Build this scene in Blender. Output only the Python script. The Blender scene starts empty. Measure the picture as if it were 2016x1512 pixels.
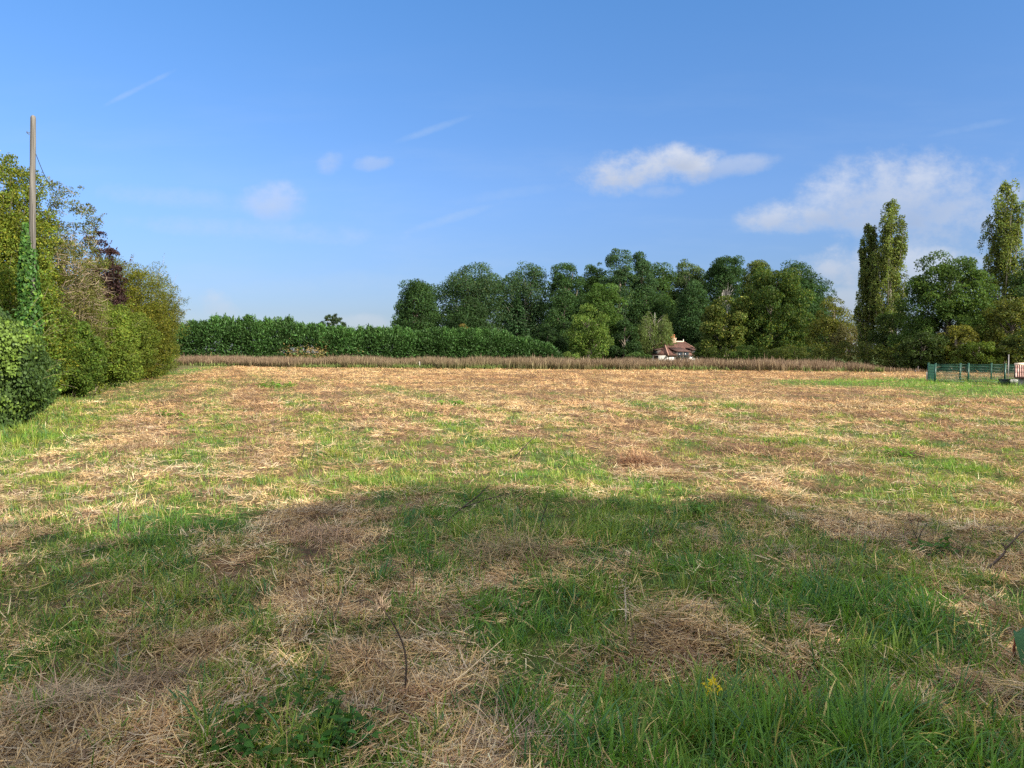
import bpy, math
import numpy as np
from mathutils import Vector

sc = bpy.context.scene
COL = sc.collection
R = math.radians
F = 1480.0                      # focal length in photo pixels (2016 wide)
PITCH = math.atan(64 / F)
CAMZ = 1.6
SUN_AZ, SUN_EL = 126.0, 29.0

# ------------------------------------------------------------------ helpers
def ray(px, py):
    a, b = (px - 1008) / F, (756 - py) / F
    c, s = math.cos(PITCH), math.sin(PITCH)
    return np.array([a, c + b * s, -s + b * c])

def P(px, py, Y):
    r = ray(px, py)
    r = r * (Y / r[1])
    return np.array([r[0], Y, CAMZ + r[2]])

def G(px, py):
    r = ray(px, py)
    t = CAMZ / -r[2]
    return np.array([r[0] * t, r[1] * t, 0.0])

def smooth(a, b, x):
    t = np.clip((x - a) / (b - a), 0, 1)
    return t * t * (3 - 2 * t)

def hsh(i, j, s):
    v = np.sin(i * 127.1 + j * 311.7 + s * 74.7) * 43758.5453
    return v - np.floor(v)

def vnoise(x, y, s):
    i, j = np.floor(x), np.floor(y)
    u, v = x - i, y - j
    u, v = u * u * (3 - 2 * u), v * v * (3 - 2 * v)
    return (hsh(i, j, s) * (1 - u) + hsh(i + 1, j, s) * u) * (1 - v) + (hsh(i, j + 1, s) * (1 - u) + hsh(i + 1, j + 1, s) * u) * v

def fbm(x, y, s, oct=4):
    t, a, n = 0, 0.5, 0
    for k in range(oct):
        t = t + a * vnoise(x * 2 ** k + k * 3.7, y * 2 ** k - k * 1.3, s + k)
        n += a
        a *= 0.5
    return t / n

def nrm(v):
    return v / np.maximum(np.linalg.norm(v, axis=-1, keepdims=True), 1e-9)

class MB:
    """collects vertices, faces and vertex colours of ONE mesh"""
    def __init__(self):
        self.v, self.f, self.c, self.n = [], [], [], 0
    def add(self, v, f, col):
        v = np.asarray(v, float).reshape(-1, 3)
        self.v.append(v)
        col = np.asarray(col, float)
        if col.ndim == 1:
            col = np.broadcast_to(col, (len(v), 3))
        self.c.append(col)
        for fa in (f if isinstance(f, list) else [f]):
            self.f.append(np.asarray(fa, np.int64) + self.n)
        self.n += len(v)
        return self
    def tube(self, pts, rad, col, sides=6, cap=True):
        pts = np.asarray(pts, float)
        m = len(pts)
        rad = np.broadcast_to(np.asarray(rad, float), (m,))
        t = nrm(np.gradient(pts, axis=0))
        ref = np.array([0.0, 0, 1]) if abs(t[:, 2].mean()) < 0.8 else np.array([1.0, 0, 0])
        a = nrm(np.cross(t, ref)); b = np.cross(t, a)
        th = np.linspace(0, 2 * math.pi, sides, endpoint=False)
        V = pts[:, None] + rad[:, None, None] * (np.cos(th)[None, :, None] * a[:, None] + np.sin(th)[None, :, None] * b[:, None])
        i = np.arange(m - 1)[:, None] * sides; j = np.arange(sides)[None]; k = (j + 1) % sides
        q = np.stack([i + j, i + k, i + sides + k, i + sides + j], -1).reshape(-1, 4)
        fs = [q]
        if cap:
            fs += [np.arange(sides)[None, ::-1], (np.arange(sides) + (m - 1) * sides)[None]]
        return self.add(V.reshape(-1, 3), fs, col)
    def box(self, c, s, col, rot=0.0, M=None):
        c = np.asarray(c, float); s = np.asarray(s, float) / 2
        V = np.array([[x, y, z] for z in (-1, 1) for y in (-1, 1) for x in (-1, 1)]) * s
        if rot:
            cr, sr = math.cos(rot), math.sin(rot)
            V = np.stack([V[:, 0] * cr - V[:, 1] * sr, V[:, 0] * sr + V[:, 1] * cr, V[:, 2]], 1)
        V = V + c
        return self.add(V, np.array([[0, 2, 3, 1], [4, 5, 7, 6], [0, 1, 5, 4], [2, 6, 7, 3], [0, 4, 6, 2], [1, 3, 7, 5]]), col)
    def build(self, name, mat, parent=None, smooth_=False):
        V = np.concatenate(self.v); C = np.concatenate(self.c)
        me = bpy.data.meshes.new(name)
        me.vertices.add(len(V)); me.vertices.foreach_set("co", V.astype(np.float32).ravel())
        nl = sum(f.size for f in self.f); npoly = sum(len(f) for f in self.f)
        me.loops.add(nl); me.polygons.add(npoly)
        me.loops.foreach_set("vertex_index", np.concatenate([f.ravel() for f in self.f]).astype(np.int32))
        tot = np.concatenate([np.full(len(f), f.shape[1]) for f in self.f])
        me.polygons.foreach_set("loop_start", np.concatenate([[0], np.cumsum(tot)[:-1]]).astype(np.int32))
        if smooth_:
            me.polygons.foreach_set("use_smooth", np.ones(npoly, bool))
        at = me.color_attributes.new("Col", 'FLOAT_COLOR', 'POINT')
        at.data.foreach_set("color", np.concatenate([C, np.ones((len(C), 1))], 1).astype(np.float32).ravel())
        me.update(calc_edges=True)
        me.materials.append(mat)
        o = bpy.data.objects.new(name, me)
        COL.objects.link(o)
        if parent is not None:
            o.parent = parent
            o.matrix_parent_inverse = parent.matrix_basis.inverted()
        return o

def thing(name, label, cat, loc=(0, 0, 0), group=None, kind=None):
    o = bpy.data.objects.new(name, None)
    o.location = [float(q) for q in loc]
    o.empty_display_size = 0.3
    COL.objects.link(o)
    return tag(o, label, cat, group, kind)

def tag(o, label=None, cat=None, group=None, kind=None):
    for k, v in (("label", label), ("category", cat), ("group", group), ("kind", kind)):
        if v:
            o[k] = v
    return o

# ------------------------------------------------------------------ materials
def new_mat(name):
    m = bpy.data.materials.new(name)
    m.use_nodes = True
    nt = m.node_tree
    b = nt.nodes["Principled BSDF"]
    b.inputs["Specular IOR Level"].default_value = 0.25
    return m, nt, b

def attr_mat(name, rough=0.6, trans=0.0, noise=0.0, nscale=8.0, stretch=(1, 1, 1), bump=0.0, spec=0.25, tcol=(1.15, 1.1, 0.55)):
    """base colour from the mesh's own colour attribute, broken up by noise; optional light passing through (leaves, blades)"""
    m, nt, b = new_mat(name)
    N, L = nt.nodes, nt.links
    b.inputs["Roughness"].default_value = rough
    b.inputs["Specular IOR Level"].default_value = spec
    a = N.new("ShaderNodeAttribute"); a.attribute_name = "Col"
    col = a.outputs["Color"]
    if noise or bump:
        tc = N.new("ShaderNodeTexCoord"); mp = N.new("ShaderNodeMapping")
        mp.inputs["Scale"].default_value = stretch
        L.new(tc.outputs["Object"], mp.inputs[0])
        nz = N.new("ShaderNodeTexNoise"); nz.inputs["Scale"].default_value = nscale; nz.inputs["Detail"].default_value = 6
        L.new(mp.outputs[0], nz.inputs["Vector"])
    if noise:
        mr = N.new("ShaderNodeMapRange")
        mr.inputs[1].default_value = 0.3; mr.inputs[2].default_value = 0.7
        mr.inputs[3].default_value = 1 - noise; mr.inputs[4].default_value = 1 + noise
        L.new(nz.outputs[0], mr.inputs[0])
        vm = N.new("ShaderNodeVectorMath"); vm.operation = 'SCALE'
        L.new(col, vm.inputs[0]); L.new(mr.outputs[0], vm.inputs["Scale"])
        col = vm.outputs[0]
    if bump:
        bp = N.new("ShaderNodeBump"); bp.inputs["Strength"].default_value = bump; bp.inputs["Distance"].default_value = 0.03
        L.new(nz.outputs[0], bp.inputs["Height"]); L.new(bp.outputs[0], b.inputs["Normal"])
    L.new(col, b.inputs["Base Color"])
    if trans:
        t = N.new("ShaderNodeBsdfTranslucent"); mx = N.new("ShaderNodeMixShader")
        v2 = N.new("ShaderNodeVectorMath"); v2.operation = 'MULTIPLY'; v2.inputs[1].default_value = tcol
        L.new(col, v2.inputs[0]); L.new(v2.outputs[0], t.inputs[0])
        mx.inputs[0].default_value = trans
        L.new(b.outputs[0], mx.inputs[1]); L.new(t.outputs[0], mx.inputs[2])
        L.new(mx.outputs[0], N["Material Output"].inputs[0])
    return m

M_leaf = attr_mat("leaf", 0.6, 0.42, spec=0.12)
M_ivy = attr_mat("ivy_leaf", 0.55, 0.25, spec=0.2)
M_needle = attr_mat("needle_spray", 0.6, 0.15)
M_blade = attr_mat("grass_blade", 0.5, 0.4)
M_straw = attr_mat("straw", 0.65, 0.3, tcol=(1, 0.9, 0.7), spec=0.15)
M_bark = attr_mat("bark", 0.85, 0, 0.35, 6, (1, 1, 0.25), 0.5)
M_pole = attr_mat("weathered_wood", 0.85, 0, 0.6, 14, (1, 1, 0.06), 0.6)
M_twig = attr_mat("twig", 0.8, 0, 0.3, 30)
M_plaster = attr_mat("plaster", 0.9, 0, 0.12, 2, (1, 1, 1), 0.2)
M_timber = attr_mat("dark_timber", 0.8, 0, 0.25, 5)
M_glass = attr_mat("window_glass", 0.12, spec=0.6)
M_clay = attr_mat("clay", 0.75, 0, 0.2, 6)
M_metal = attr_mat("painted_metal", 0.4, 0, 0.1, 9, spec=0.5)
M_conc = attr_mat("concrete", 0.9, 0, 0.22, 7, (1, 1, 1), 0.3)

def tile_mat(name, scale_u, scale_v, c_gap):
    m = attr_mat(name, 0.8, 0, 0.28, 2.2)
    nt = m.node_tree; N, L = nt.nodes, nt.links
    b = N["Principled BSDF"]
    src = b.inputs["Base Color"].links[0].from_socket
    uv = N.new("ShaderNodeTexCoord")
    br = N.new("ShaderNodeTexBrick")
    br.inputs["Scale"].default_value = 1
    br.inputs["Brick Width"].default_value = scale_u; br.inputs["Row Height"].default_value = scale_v
    br.inputs["Mortar Size"].default_value = 0.012
    br.inputs["Color1"].default_value = (1, 1, 1, 1); br.inputs["Color2"].default_value = (0.62, 0.6, 0.58, 1); br.inputs["Mortar"].default_value = (*c_gap, 1)
    sx = N.new("ShaderNodeSeparateXYZ"); cx = N.new("ShaderNodeCombineXYZ"); ad = N.new("ShaderNodeMath")
    L.new(uv.outputs["Object"], sx.inputs[0]); L.new(sx.outputs[0], ad.inputs[0]); L.new(sx.outputs[1], ad.inputs[1])
    L.new(ad.outputs[0], cx.inputs[0]); L.new(sx.outputs[2], cx.inputs[1]); L.new(cx.outputs[0], br.inputs["Vector"])
    vm = N.new("ShaderNodeVectorMath"); vm.operation = 'MULTIPLY'
    L.new(src, vm.inputs[0]); L.new(br.outputs["Color"], vm.inputs[1]); L.new(vm.outputs[0], b.inputs["Base Color"])
    return m
M_rooftile = tile_mat("roof_tiles", 0.22, 0.13, (0.35, 0.33, 0.32))

# ------------------------------------------------------------------ ground lay-out: where the green grows and where the hay lies
CP = {
 737: "380:.35 480:.25 600:.1 800:.1 1000:.05 1300:.05 1450:.05 1540:.05 1640:.05 1800:.05 1950:.1 2100:.2",
 744: "1500:.05 1600:.25 1700:.3 1820:.2 1950:.3 2100:.5",
 753: "330:.5 400:.4 700:.3 900:.05 1100:.05 1300:.05 1480:.1 1560:.8 1640:1 1800:1 1950:1 2100:1",
 770: "300:.4 400:.5 480:.15 550:.2 700:.2 750:.55 810:.2 900:.1 1100:.05 1300:.05 1500:.05 1650:.1 1760:.25 1850:.8 1960:1 2100:1",
 800: "-60:.5 60:.5 150:.4 250:.45 330:.3 400:.55 520:.25 600:.5 690:.6 760:.15 890:.4 1000:.2 1080:.3 1180:.1 1280:.6 1400:.5 1450:.4 1600:.15 1750:.2 1900:.25 2100:.3",
 850: "-60:.6 80:.6 200:.35 300:.25 400:.65 480:.35 560:.6 640:.45 740:.3 800:.35 890:.75 1000:.3 1100:.35 1230:.1 1350:.3 1480:.4 1600:.4 1750:.45 1900:.35 2000:.5 2100:.5",
 910: "-60:.5 30:.5 100:.15 200:.75 280:.3 380:.7 450:.25 520:.35 620:.85 720:.55 820:.6 900:.5 1000:.6 1080:.5 1250:.2 1400:.35 1500:.4 1600:.25 1750:.55 1850:.6 1980:.5 2100:.5",
 970: "-60:.2 30:.2 120:.75 220:.3 320:.6 420:.35 500:.6 600:.75 700:.65 800:.7 900:.7 1050:.65 1200:.45 1350:.4 1450:.3 1600:.4 1700:.5 1850:.6 1980:.45 2100:.4",
 1040: "-60:.25 40:.25 100:.65 200:.25 330:.75 430:.85 530:.45 600:.2 680:.3 780:.7 880:.85 960:.75 1050:.8 1150:.65 1280:.75 1400:.55 1550:.4 1650:.4 1800:.4 1950:.3 2100:.3",
 1120: "-60:.35 50:.35 150:.5 270:.65 340:.85 430:.15 520:.35 640:.35 720:.5 850:.65 1000:.3 1080:.5 1200:.75 1350:.7 1500:.5 1650:.6 1800:.35 1950:.3 2100:.3",
 1200: "-60:.6 60:.65 150:.65 250:.3 380:.7 500:.65 560:.1 640:.4 720:.3 800:.6 950:.8 1050:.8 1200:.8 1350:.75 1500:.85 1650:.95 1800:.6 1950:.6 2100:.6",
 1290: "-60:.5 60:.5 160:.45 300:.3 420:.5 520:.75 600:.5 680:.15 760:.2 850:.4 950:.5 1050:.45 1150:.6 1280:.45 1400:.5 1550:.5 1700:.6 1850:.35 1980:.25 2100:.3",
 1380: "-60:.05 80:.08 180:.12 300:.25 420:.5 520:.85 620:.75 720:.5 850:.25 930:.3 1050:.65 1150:.8 1250:.75 1400:.75 1500:.7 1620:.65 1750:.55 1900:.4 2000:.45 2100:.45",
 1470: "-60:.05 60:.03 180:.03 320:.1 440:.4 540:.9 640:.85 760:.7 880:.6 980:.35 1080:.85 1200:.97 1350:.97 1500:.92 1650:.88 1800:.8 1950:.8 2100:.8",
}
cps = []
for py, s in CP.items():
    for it in s.split():
        a, b = it.split(":")
        g = G(float(a), py)
        cps.append((g[0] / g[1], math.log(g[1]), float(b)))
cps = np.array(cps)

def green_layout(x, y):
    """0 = bare hay, 1 = all green, interpolated between surveyed spots of the field"""
    yy = np.maximum(y, 1.0)
    u = np.clip(x / yy, -0.85, 0.85); v = np.log(np.clip(yy, 2.6, 80))
    out = np.empty_like(u)
    for s in range(0, len(u), 20000):
        du = (u[s:s + 20000, None] - cps[None, :, 0]) / 0.055
        dv = (v[s:s + 20000, None] - cps[None, :, 1]) / 0.13
        w = 1 / (du * du + dv * dv + 0.25) ** 2.0
        out[s:s + 20000] = (w * cps[None, :, 2]).sum(1) / w.sum(1)
    return out

HEDGE_L = np.array([[-8.6, 12.5], [-10.2, 16.0], [-16.2, 27.5], [-22.5, 44.0], [-24.8, 55.0], [-34, 88]])
def left_line(y):
    return np.interp(y, HEDGE_L[:, 1], HEDGE_L[:, 0])

RD = np.array([-0.35, 0.94]); RD /= np.linalg.norm(RD)
def rows_at(x, y):
    """the mower's lanes: -1..1 across the field, wandering a little"""
    a = x * RD[0] + y * RD[1]; b = x * RD[1] - y * RD[0]
    return np.sin(b * 2.6 + 2.4 * (fbm(a * 0.06, b * 0.15, 44, 2) - 0.5) + 1.2 * (fbm(a * 0.6, b * 0.6, 45, 2) - 0.5))

def green_at(x, y):
    x = np.atleast_1d(np.asarray(x, float)); y = np.atleast_1d(np.asarray(y, float))
    a = x * RD[0] + y * RD[1]; b = x * RD[1] - y * RD[0]
    n1 = fbm(b * 0.62, a * 0.11, 3, 3) - 0.5
    n2 = 0.55 * (fbm(x * 2.0, y * 1.5, 9, 3) - 0.5) + 1.3 * (fbm(x * 6.5, y * 4.5, 12, 3) - 0.5) * (1 - smooth(20, 40, y))
    edge = 0.5 * np.exp(-((x - left_line(y) - 0.4) / 1.0) ** 2) * (y > 11)
    return np.clip(edge + green_layout(x, y) + 0.10 + n1 * 0.5 + n2 - 0.17 * rows_at(x, y) * (0.12 + 0.88 * smooth(5, 11, y)) * (1 - 0.6 * smooth(25, 50, y)), 0, 1)

def ground_z(x, y):
    x = np.asarray(x, float); y = np.asarray(y, float)
    near = 1 - smooth(40, 80, np.abs(y))
    z = (fbm(x * 0.55, y * 0.55, 21, 3) - 0.5) * 0.13 * near + (fbm(x * 2.3, y * 2.3, 31, 2) - 0.5) * 0.11 * near * (1 - smooth(14, 30, np.abs(y)))
    return z - 1.6 * smooth(93, 125, y)

def gz(x, y):
    return float(ground_z(x, y))

# ------------------------------------------------------------------ ground sheet
def make_ground():
    xs = np.concatenate([-np.geomspace(900, 16, 50), np.linspace(-15, 15, 190), np.geomspace(16, 900, 50)])
    ys = np.concatenate([-np.geomspace(400, 3.2, 25), np.linspace(-2.8, 22, 190), np.geomspace(22.4, 1500, 120)])
    X, Y = np.meshgrid(xs, ys)
    x, y = X.ravel(), Y.ravel()
    g = green_at(x, y)
    g = np.where(y > 90, 0.9, g); g = np.where(y < 0, 0.8, g)
    z = ground_z(x, y)
    nx = len(xs); ny = len(ys)
    i = np.arange(ny - 1)[:, None] * nx + np.arange(nx - 1)[None]
    f = np.stack([i, i + 1, i + nx + 1, i + nx], -1).reshape(-1, 4)
    m, nt, b = new_mat("field_soil")
    N, L = nt.nodes, nt.links
    b.inputs["Roughness"].default_value = 0.95; b.inputs["Specular IOR Level"].default_value = 0.05
    at = N.new("ShaderNodeAttribute"); at.attribute_name = "Col"
    tc = N.new("ShaderNodeTexCoord")
    def noise(s, d=5):
        n = N.new("ShaderNodeTexNoise"); n.inputs["Scale"].default_value = s; n.inputs["Detail"].default_value = d
        n.inputs["Roughness"].default_value = 0.7
        L.new(tc.outputs["Object"], n.inputs["Vector"]); return n.outputs[0]
    def mix(a, b_, f_):
        mx = N.new("ShaderNodeMix"); mx.data_type = 'RGBA'
        for sock, v in ((mx.inputs[6], a), (mx.inputs[7], b_)):
            if isinstance(v, tuple): sock.default_value = (*v, 1)
            else: L.new(v, sock)
        L.new(f_, mx.inputs[0]); return mx.outputs[2]
    def rng(v, a, b_):
        r = N.new("ShaderNodeMapRange"); r.inputs[1].default_value = a; r.inputs[2].default_value = b_; L.new(v, r.inputs[0]); return r.outputs[0]
    hay = mix((0.085, 0.052, 0.03), (0.22, 0.14, 0.075), rng(noise(11), 0.35, 0.65))
    hay = mix(hay, (0.055, 0.036, 0.024), rng(noise(2.3), 0.5, 0.7))
    gr = mix((0.035, 0.05, 0.015), (0.10, 0.13, 0.035), rng(noise(9), 0.35, 0.65))
    c = mix(hay, gr, rng(at.outputs["Fac"], 0.3, 0.8))
    L.new(c, b.inputs["Base Color"])
    bp = N.new("ShaderNodeBump"); bp.inputs["Strength"].default_value = 0.7; bp.inputs["Distance"].default_value = 0.04
    L.new(noise(25, 6), bp.inputs["Height"]); L.new(bp.outputs[0], b.inputs["Normal"])
    o = MB().add(np.stack([x, y, z], 1), f, np.repeat(g[:, None], 3, 1)).build("ground", m, None, True)
    tag(o, kind="structure")
make_ground()

# ------------------------------------------------------------------ blades (grass, hay) as one mesh each
def blades(mb, p, phi, L, w, lean, curve, col, tipcol=None, K=4, twist=None):
    """p roots (N,3); phi heading; L length; lean 0 upright..1 flat; curve sag of the tip"""
    n = len(p)
    t = np.linspace(0, 1, K)[None, :]
    a = lean[:, None] * math.pi / 2
    ang = a + curve[:, None] * t                      # angle from vertical grows along the blade
    dt = 1.0 / (K - 1)
    sh = np.sin(ang); sv = np.cos(ang)
    H = np.concatenate([np.zeros((n, 1)), np.cumsum((sh[:, 1:] + sh[:, :-1]) / 2 * dt, 1)], 1) * L[:, None]
    Vv = np.concatenate([np.zeros((n, 1)), np.cumsum((sv[:, 1:] + sv[:, :-1]) / 2 * dt, 1)], 1) * L[:, None]
    hd = np.stack([np.cos(phi), np.sin(phi), 0 * phi], 1)
    sd = np.stack([-np.sin(phi), np.cos(phi), 0 * phi], 1)
    if twist is not None:
        sd = sd * np.cos(twist)[:, None] + np.array([0, 0, 1.0]) * np.sin(twist)[:, None]
    c = p[:, None] + hd[:, None] * H[:, :, None] + np.array([0, 0, 1.0]) * Vv[:, :, None]
    wd = (w[:, None] * (0.75 + 0.5 * t) * (1 - t ** 3 * 0.92) * 0.5)[:, :, None] * sd[:, None]
    V = np.stack([c - wd, c + wd], 2).reshape(-1, 3)
    base = (np.arange(n) * 2 * K)[:, None] + (np.arange(K - 1) * 2)[None]
    f = np.stack([base, base + 1, base + 3, base + 2], -1).reshape(-1, 4)
    if tipcol is None:
        C = np.repeat(col, 2 * K, 0)
    else:
        C = (col[:, None] * (1 - t[:, :, None]) + tipcol[:, None] * t[:, :, None])
        C = np.repeat(C[:, :, None], 2, 2).reshape(-1, 3)
    mb.add(V, f, C)

rng = np.random.default_rng(7)
CROPL = np.array([[-60, 96], [-37.5, 86], [-20, 74], [-6, 69], [0, 67.5], [13, 64.5], [27.2, 57.5], [29.5, 56.5]])
def crop_front(x):
    return np.interp(x, CROPL[:, 0], CROPL[:, 1])

def scatter(n, d0, d1, k, rng):
    d = np.linspace(d0, d1, 2000)
    pdf = (0.80 * d + 1.2) * d ** -k
    cdf = np.cumsum(pdf); cdf /= cdf[-1]
    y = np.interp(rng.random(n), cdf, d)
    x = (rng.random(n) * 2 - 1) * (0.80 * y + 1.2)
    ok = (x > left_line(y) - 0.6) & (y < crop_front(x) + 1.0)
    return x[ok], y[ok]

BLOB = [(1450, 1470, 0.75, 1.2), (1150, 1440, 0.4, 0.9), (1650, 1240, 0.6, 0.8), (1580, 1200, 0.5, 0.6), (1780, 1450, 0.5, 0.8), (860, 1450, 0.3, 0.5),
        (370, 1200, 0.4, 0.5), (1130, 1180, 0.6, 0.35), (1230, 1090, 0.6, 0.4), (540, 1440, 0.25, 0.4), (330, 1080, 0.6, 0.35), (640, 930, 1.3, 0.4), (900, 1050, 0.9, 0.5),
        (1000, 1040, 1.0, 0.35)]
blob = [(G(a, b)[0], G(a, b)[1], r, h) for a, b, r, h in BLOB]
def tall_at(x, y):
    t = 0.55 + 0.9 * fbm(x * 0.8, y * 0.8, 41, 3)
    for bx, by, r, h in blob:
        t = t + 0.6 * h * np.exp(-((x - bx) ** 2 + (y - by) ** 2) / (r * r))
    d = x - left_line(y)
    t = t + 0.8 * np.exp(-(d / 0.9) ** 2) * (y > 11)
    t = t + 1.0 * smooth(15, 18.5, x) * smooth(26, 30, y) * (1 - smooth(44, 46, y))
    return t

def make_field():
    mb = MB()
    # (tufts, blades per tuft, near, far, fall-off, rows)
    for n, nb, d0, d1, k, K in ((17500, 15, 2.0, 9, 1.6, 5), (17000, 13, 9, 24, 1.5, 3), (30000, 6, 24, 78, 1.3, 2)):
        tx, ty = scatter(n, d0, d1, k, rng)
        g = green_at(tx, ty)
        ok = rng.random(len(tx)) < 0.10 + 0.10 * (ty < 14) + 0.80 * smooth(0.15, 0.62, g)
        tx, ty, g = tx[ok], ty[ok], g[ok]
        nt_ = len(tx)
        tH = tall_at(tx, ty) * (0.5 + 0.95 * rng.random(nt_) ** 1.5) * (0.6 + 0.55 * g)
        tr = (0.02 + 0.05 * rng.random(nt_)) * (1 + ty / 20)
        q = fbm(tx * 1.1, ty * 1.1, 63, 3) + rng.normal(0, 0.13, nt_)
        tone = rng.random(nt_)
        m_ = rng.poisson(nb * (0.45 + 0.75 * g)) + 1
        ix = np.repeat(np.arange(nt_), m_); m = len(ix)
        th = rng.random(m) * 2 * math.pi; rr = np.sqrt(rng.random(m)) * tr[ix]
        x = tx[ix] + rr * np.cos(th); y = ty[ix] + rr * np.sin(th)
        px_ = y / 752
        L = (0.045 + 0.085 * rng.random(m) ** 1.3) * tH[ix]
        L = np.where(y > 24, L * 1.0 + 0.03, L)
        w = np.maximum((0.0034 + 0.0046 * rng.random(m) ** 1.4) * np.clip(L / 0.11, 0.7, 1.35), px_ * 0.48)
        lean = np.clip(np.abs(rng.normal(0.10, 0.20, m)) + 0.25 * rr / tr[ix] * rng.random(m), 0, 0.95)
        curve = 0.15 + 1.9 * rng.random(m) ** 1.6
        phi = th + rng.normal(0, 0.9, m)
        c1 = np.array([0.100, 0.225, 0.030]); c2 = np.array([0.190, 0.255, 0.046]); c3 = np.array([0.44, 0.38, 0.15]); c4 = np.array([0.060, 0.155, 0.052])
        col = c1 + (c2 - c1) * np.clip((q[ix] - 0.25) / 0.5, 0, 1)[:, None]
        col = np.where((tone[ix] < 0.22)[:, None], c4, col)
        sun_tint = (smooth(6.5, 9, y) * (1 - smooth(30, 45, y)))[:, None]
        col = col * (1 + sun_tint * np.array([0.28, 0.12, 0.05]))  # sunlight put into the blade colour: brighter, yellower beyond the shadow's edge
        dry = (rng.random(m) < 0.05 + 0.20 * (1 - g[ix]))[:, None]
        col = np.where(dry, c3 * (0.7 + 0.6 * rng.random((m, 1))), col) * (0.75 + 0.5 * rng.random((m, 1)))
        lush = (smooth(12, 16, x) * smooth(23, 26, y) * (1 - smooth(40.5, 42, y)))[:, None]
        col = col * (1 - lush) + lush * np.array([0.16, 0.29, 0.045]) * (0.7 + 0.6 * rng.random((m, 1)))
        p = np.stack([x, y, ground_z(x, y) - 0.008], 1)
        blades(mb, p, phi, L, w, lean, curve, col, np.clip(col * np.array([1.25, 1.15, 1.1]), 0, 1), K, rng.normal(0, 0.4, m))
    tag(mb.build("grass", M_blade), "green meadow grass sprouting through the mown hay", "grass", kind="stuff")

    mb = MB()
    pal = np.array([[0.56, 0.39, 0.19], [0.45, 0.29, 0.145], [0.62, 0.48, 0.29], [0.29, 0.17, 0.10], [0.46, 0.37, 0.25], [0.58, 0.42, 0.20], [0.15, 0.10, 0.065]])
    # locks of hay: strands lying roughly the same way
    for n, ns, d0, d1, k, K in ((30000, 15, 2.0, 9, 1.6, 4), (33000, 11, 9, 24, 1.45, 3), (78000, 4, 24, 80, 1.15, 2)):
        tx, ty = scatter(n, d0, d1, k, rng)
        g = green_at(tx, ty)
        cl_ = smooth(0.30, 0.56, fbm(tx * 2.8 / (1 + ty / 40), ty * 1.9 / (1 + ty / 40), 97, 3)); cl_ = cl_ + (1 - cl_) * 0.6 * smooth(10, 25, ty)
        ok = rng.random(len(tx)) < (1 - 0.85 * smooth(0.25, 0.8, g)) * (0.14 + 0.86 * cl_)
        tx, ty, g = tx[ok], ty[ok], g[ok]
        nt_ = len(tx)
        flow = math.atan2(RD[1], RD[0]) + (fbm(tx * 0.7, ty * 0.7, 91, 2) - 0.5) * 6
        tphi = np.where(rng.random(nt_) < 0.45, flow + rng.normal(0, 0.5, nt_), rng.random(nt_) * 2 * math.pi)
        q = fbm(tx * 0.55, ty * 0.4, 83, 4)
        rowb = fbm((tx * RD[1] - ty * RD[0]) * 0.5, (tx * RD[0] + ty * RD[1]) * 0.09, 71, 3)
        rws = rows_at(tx, ty)
        red = smooth(0.44, 0.60, 0.045 * rws + 0.55 * q + 0.45 * rowb + 0.12 * (fbm(tx * 2, ty * 1.2, 72, 2) - 0.5)) * smooth(5, 14, ty)
        grey = smooth(0.5, 0.62, fbm(tx * 0.8, ty * 0.8, 88, 3))
        pw = np.stack([0.30 + 0 * q, 0.20 + 0.25 * red, 0.22 * (1 - red), 0.08 + 0.50 * red, 0.10 + 0.3 * grey * (1 - smooth(9, 20, ty)), 0.14 * (1 - 0.6 * red), 0.05 + 0.16 * red + 0.08 * grey], 1)
        pw /= pw.sum(1, keepdims=True)
        tcol = pal[(rng.random(nt_)[:, None] > np.cumsum(pw, 1)).sum(1).clip(0, 6)]
        heap = smooth(0.42, 0.75, 0.10 * rws + fbm(tx * 0.9, ty * 0.6, 77, 3)) * (1 - 0.7 * g)
        cl = cl_[ok]
        tz = 0.006 + (0.3 + 0.7 * rng.random(nt_)) * (0.015 + 0.085 * heap * cl)
        tl = 0.6 + 0.9 * rng.random(nt_) ** 2
        m_ = rng.poisson(ns, nt_) + 1
        ix = np.repeat(np.arange(nt_), m_); m = len(ix)
        sp_ = 0.04 * (1 + ty[ix] / 12)
        x = tx[ix] + rng.normal(0, 1, m) * sp_; y = ty[ix] + rng.normal(0, 1, m) * sp_
        px_ = y / 752
        L = (0.045 + 0.125 * rng.random(m) ** 1.7) * tl[ix] * (1 + 1.0 * smooth(9, 26, y))
        w = np.maximum(0.0022 + 0.0055 * rng.random(m) ** 2, px_ * 0.44)
        lean = np.clip(rng.normal(0.95, 0.10, m), 0.45, 1.12)
        up = rng.random(m) < 0.025
        lean = np.where(up, 0.15 + rng.random(m) * 0.6, lean); L = np.where(up, L * 0.8, L)
        curve = rng.normal(0.05, 0.5, m)
        phi = tphi[ix] + rng.normal(0, 0.45, m) + math.pi * (rng.random(m) < 0.4)
        z = ground_z(x, y) + tz[ix] + rng.random(m) * 0.015
        far = smooth(14, 40, y)[:, None]
        mot = fbm(x * 4.2 / (1 + y / 26), y * 2.4 / (1 + y / 26), 55, 3)[:, None]
        col = tcol[ix] * (0.65 + 0.7 * rng.random((m, 1))) * (0.76 + 0.48 * smooth(0.30, 0.62, mot))
        col = col * (1 - far) + far * col * np.array([1.05, 0.955, 0.85])
        dk = (rng.random(m) < 0.010) & (y > 3.5) & (y < 45)      # stray dark stems among the hay
        col = np.where(dk[:, None], np.array([0.075, 0.052, 0.038]) * (0.6 + 0.9 * rng.random((m, 1))), col)
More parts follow.
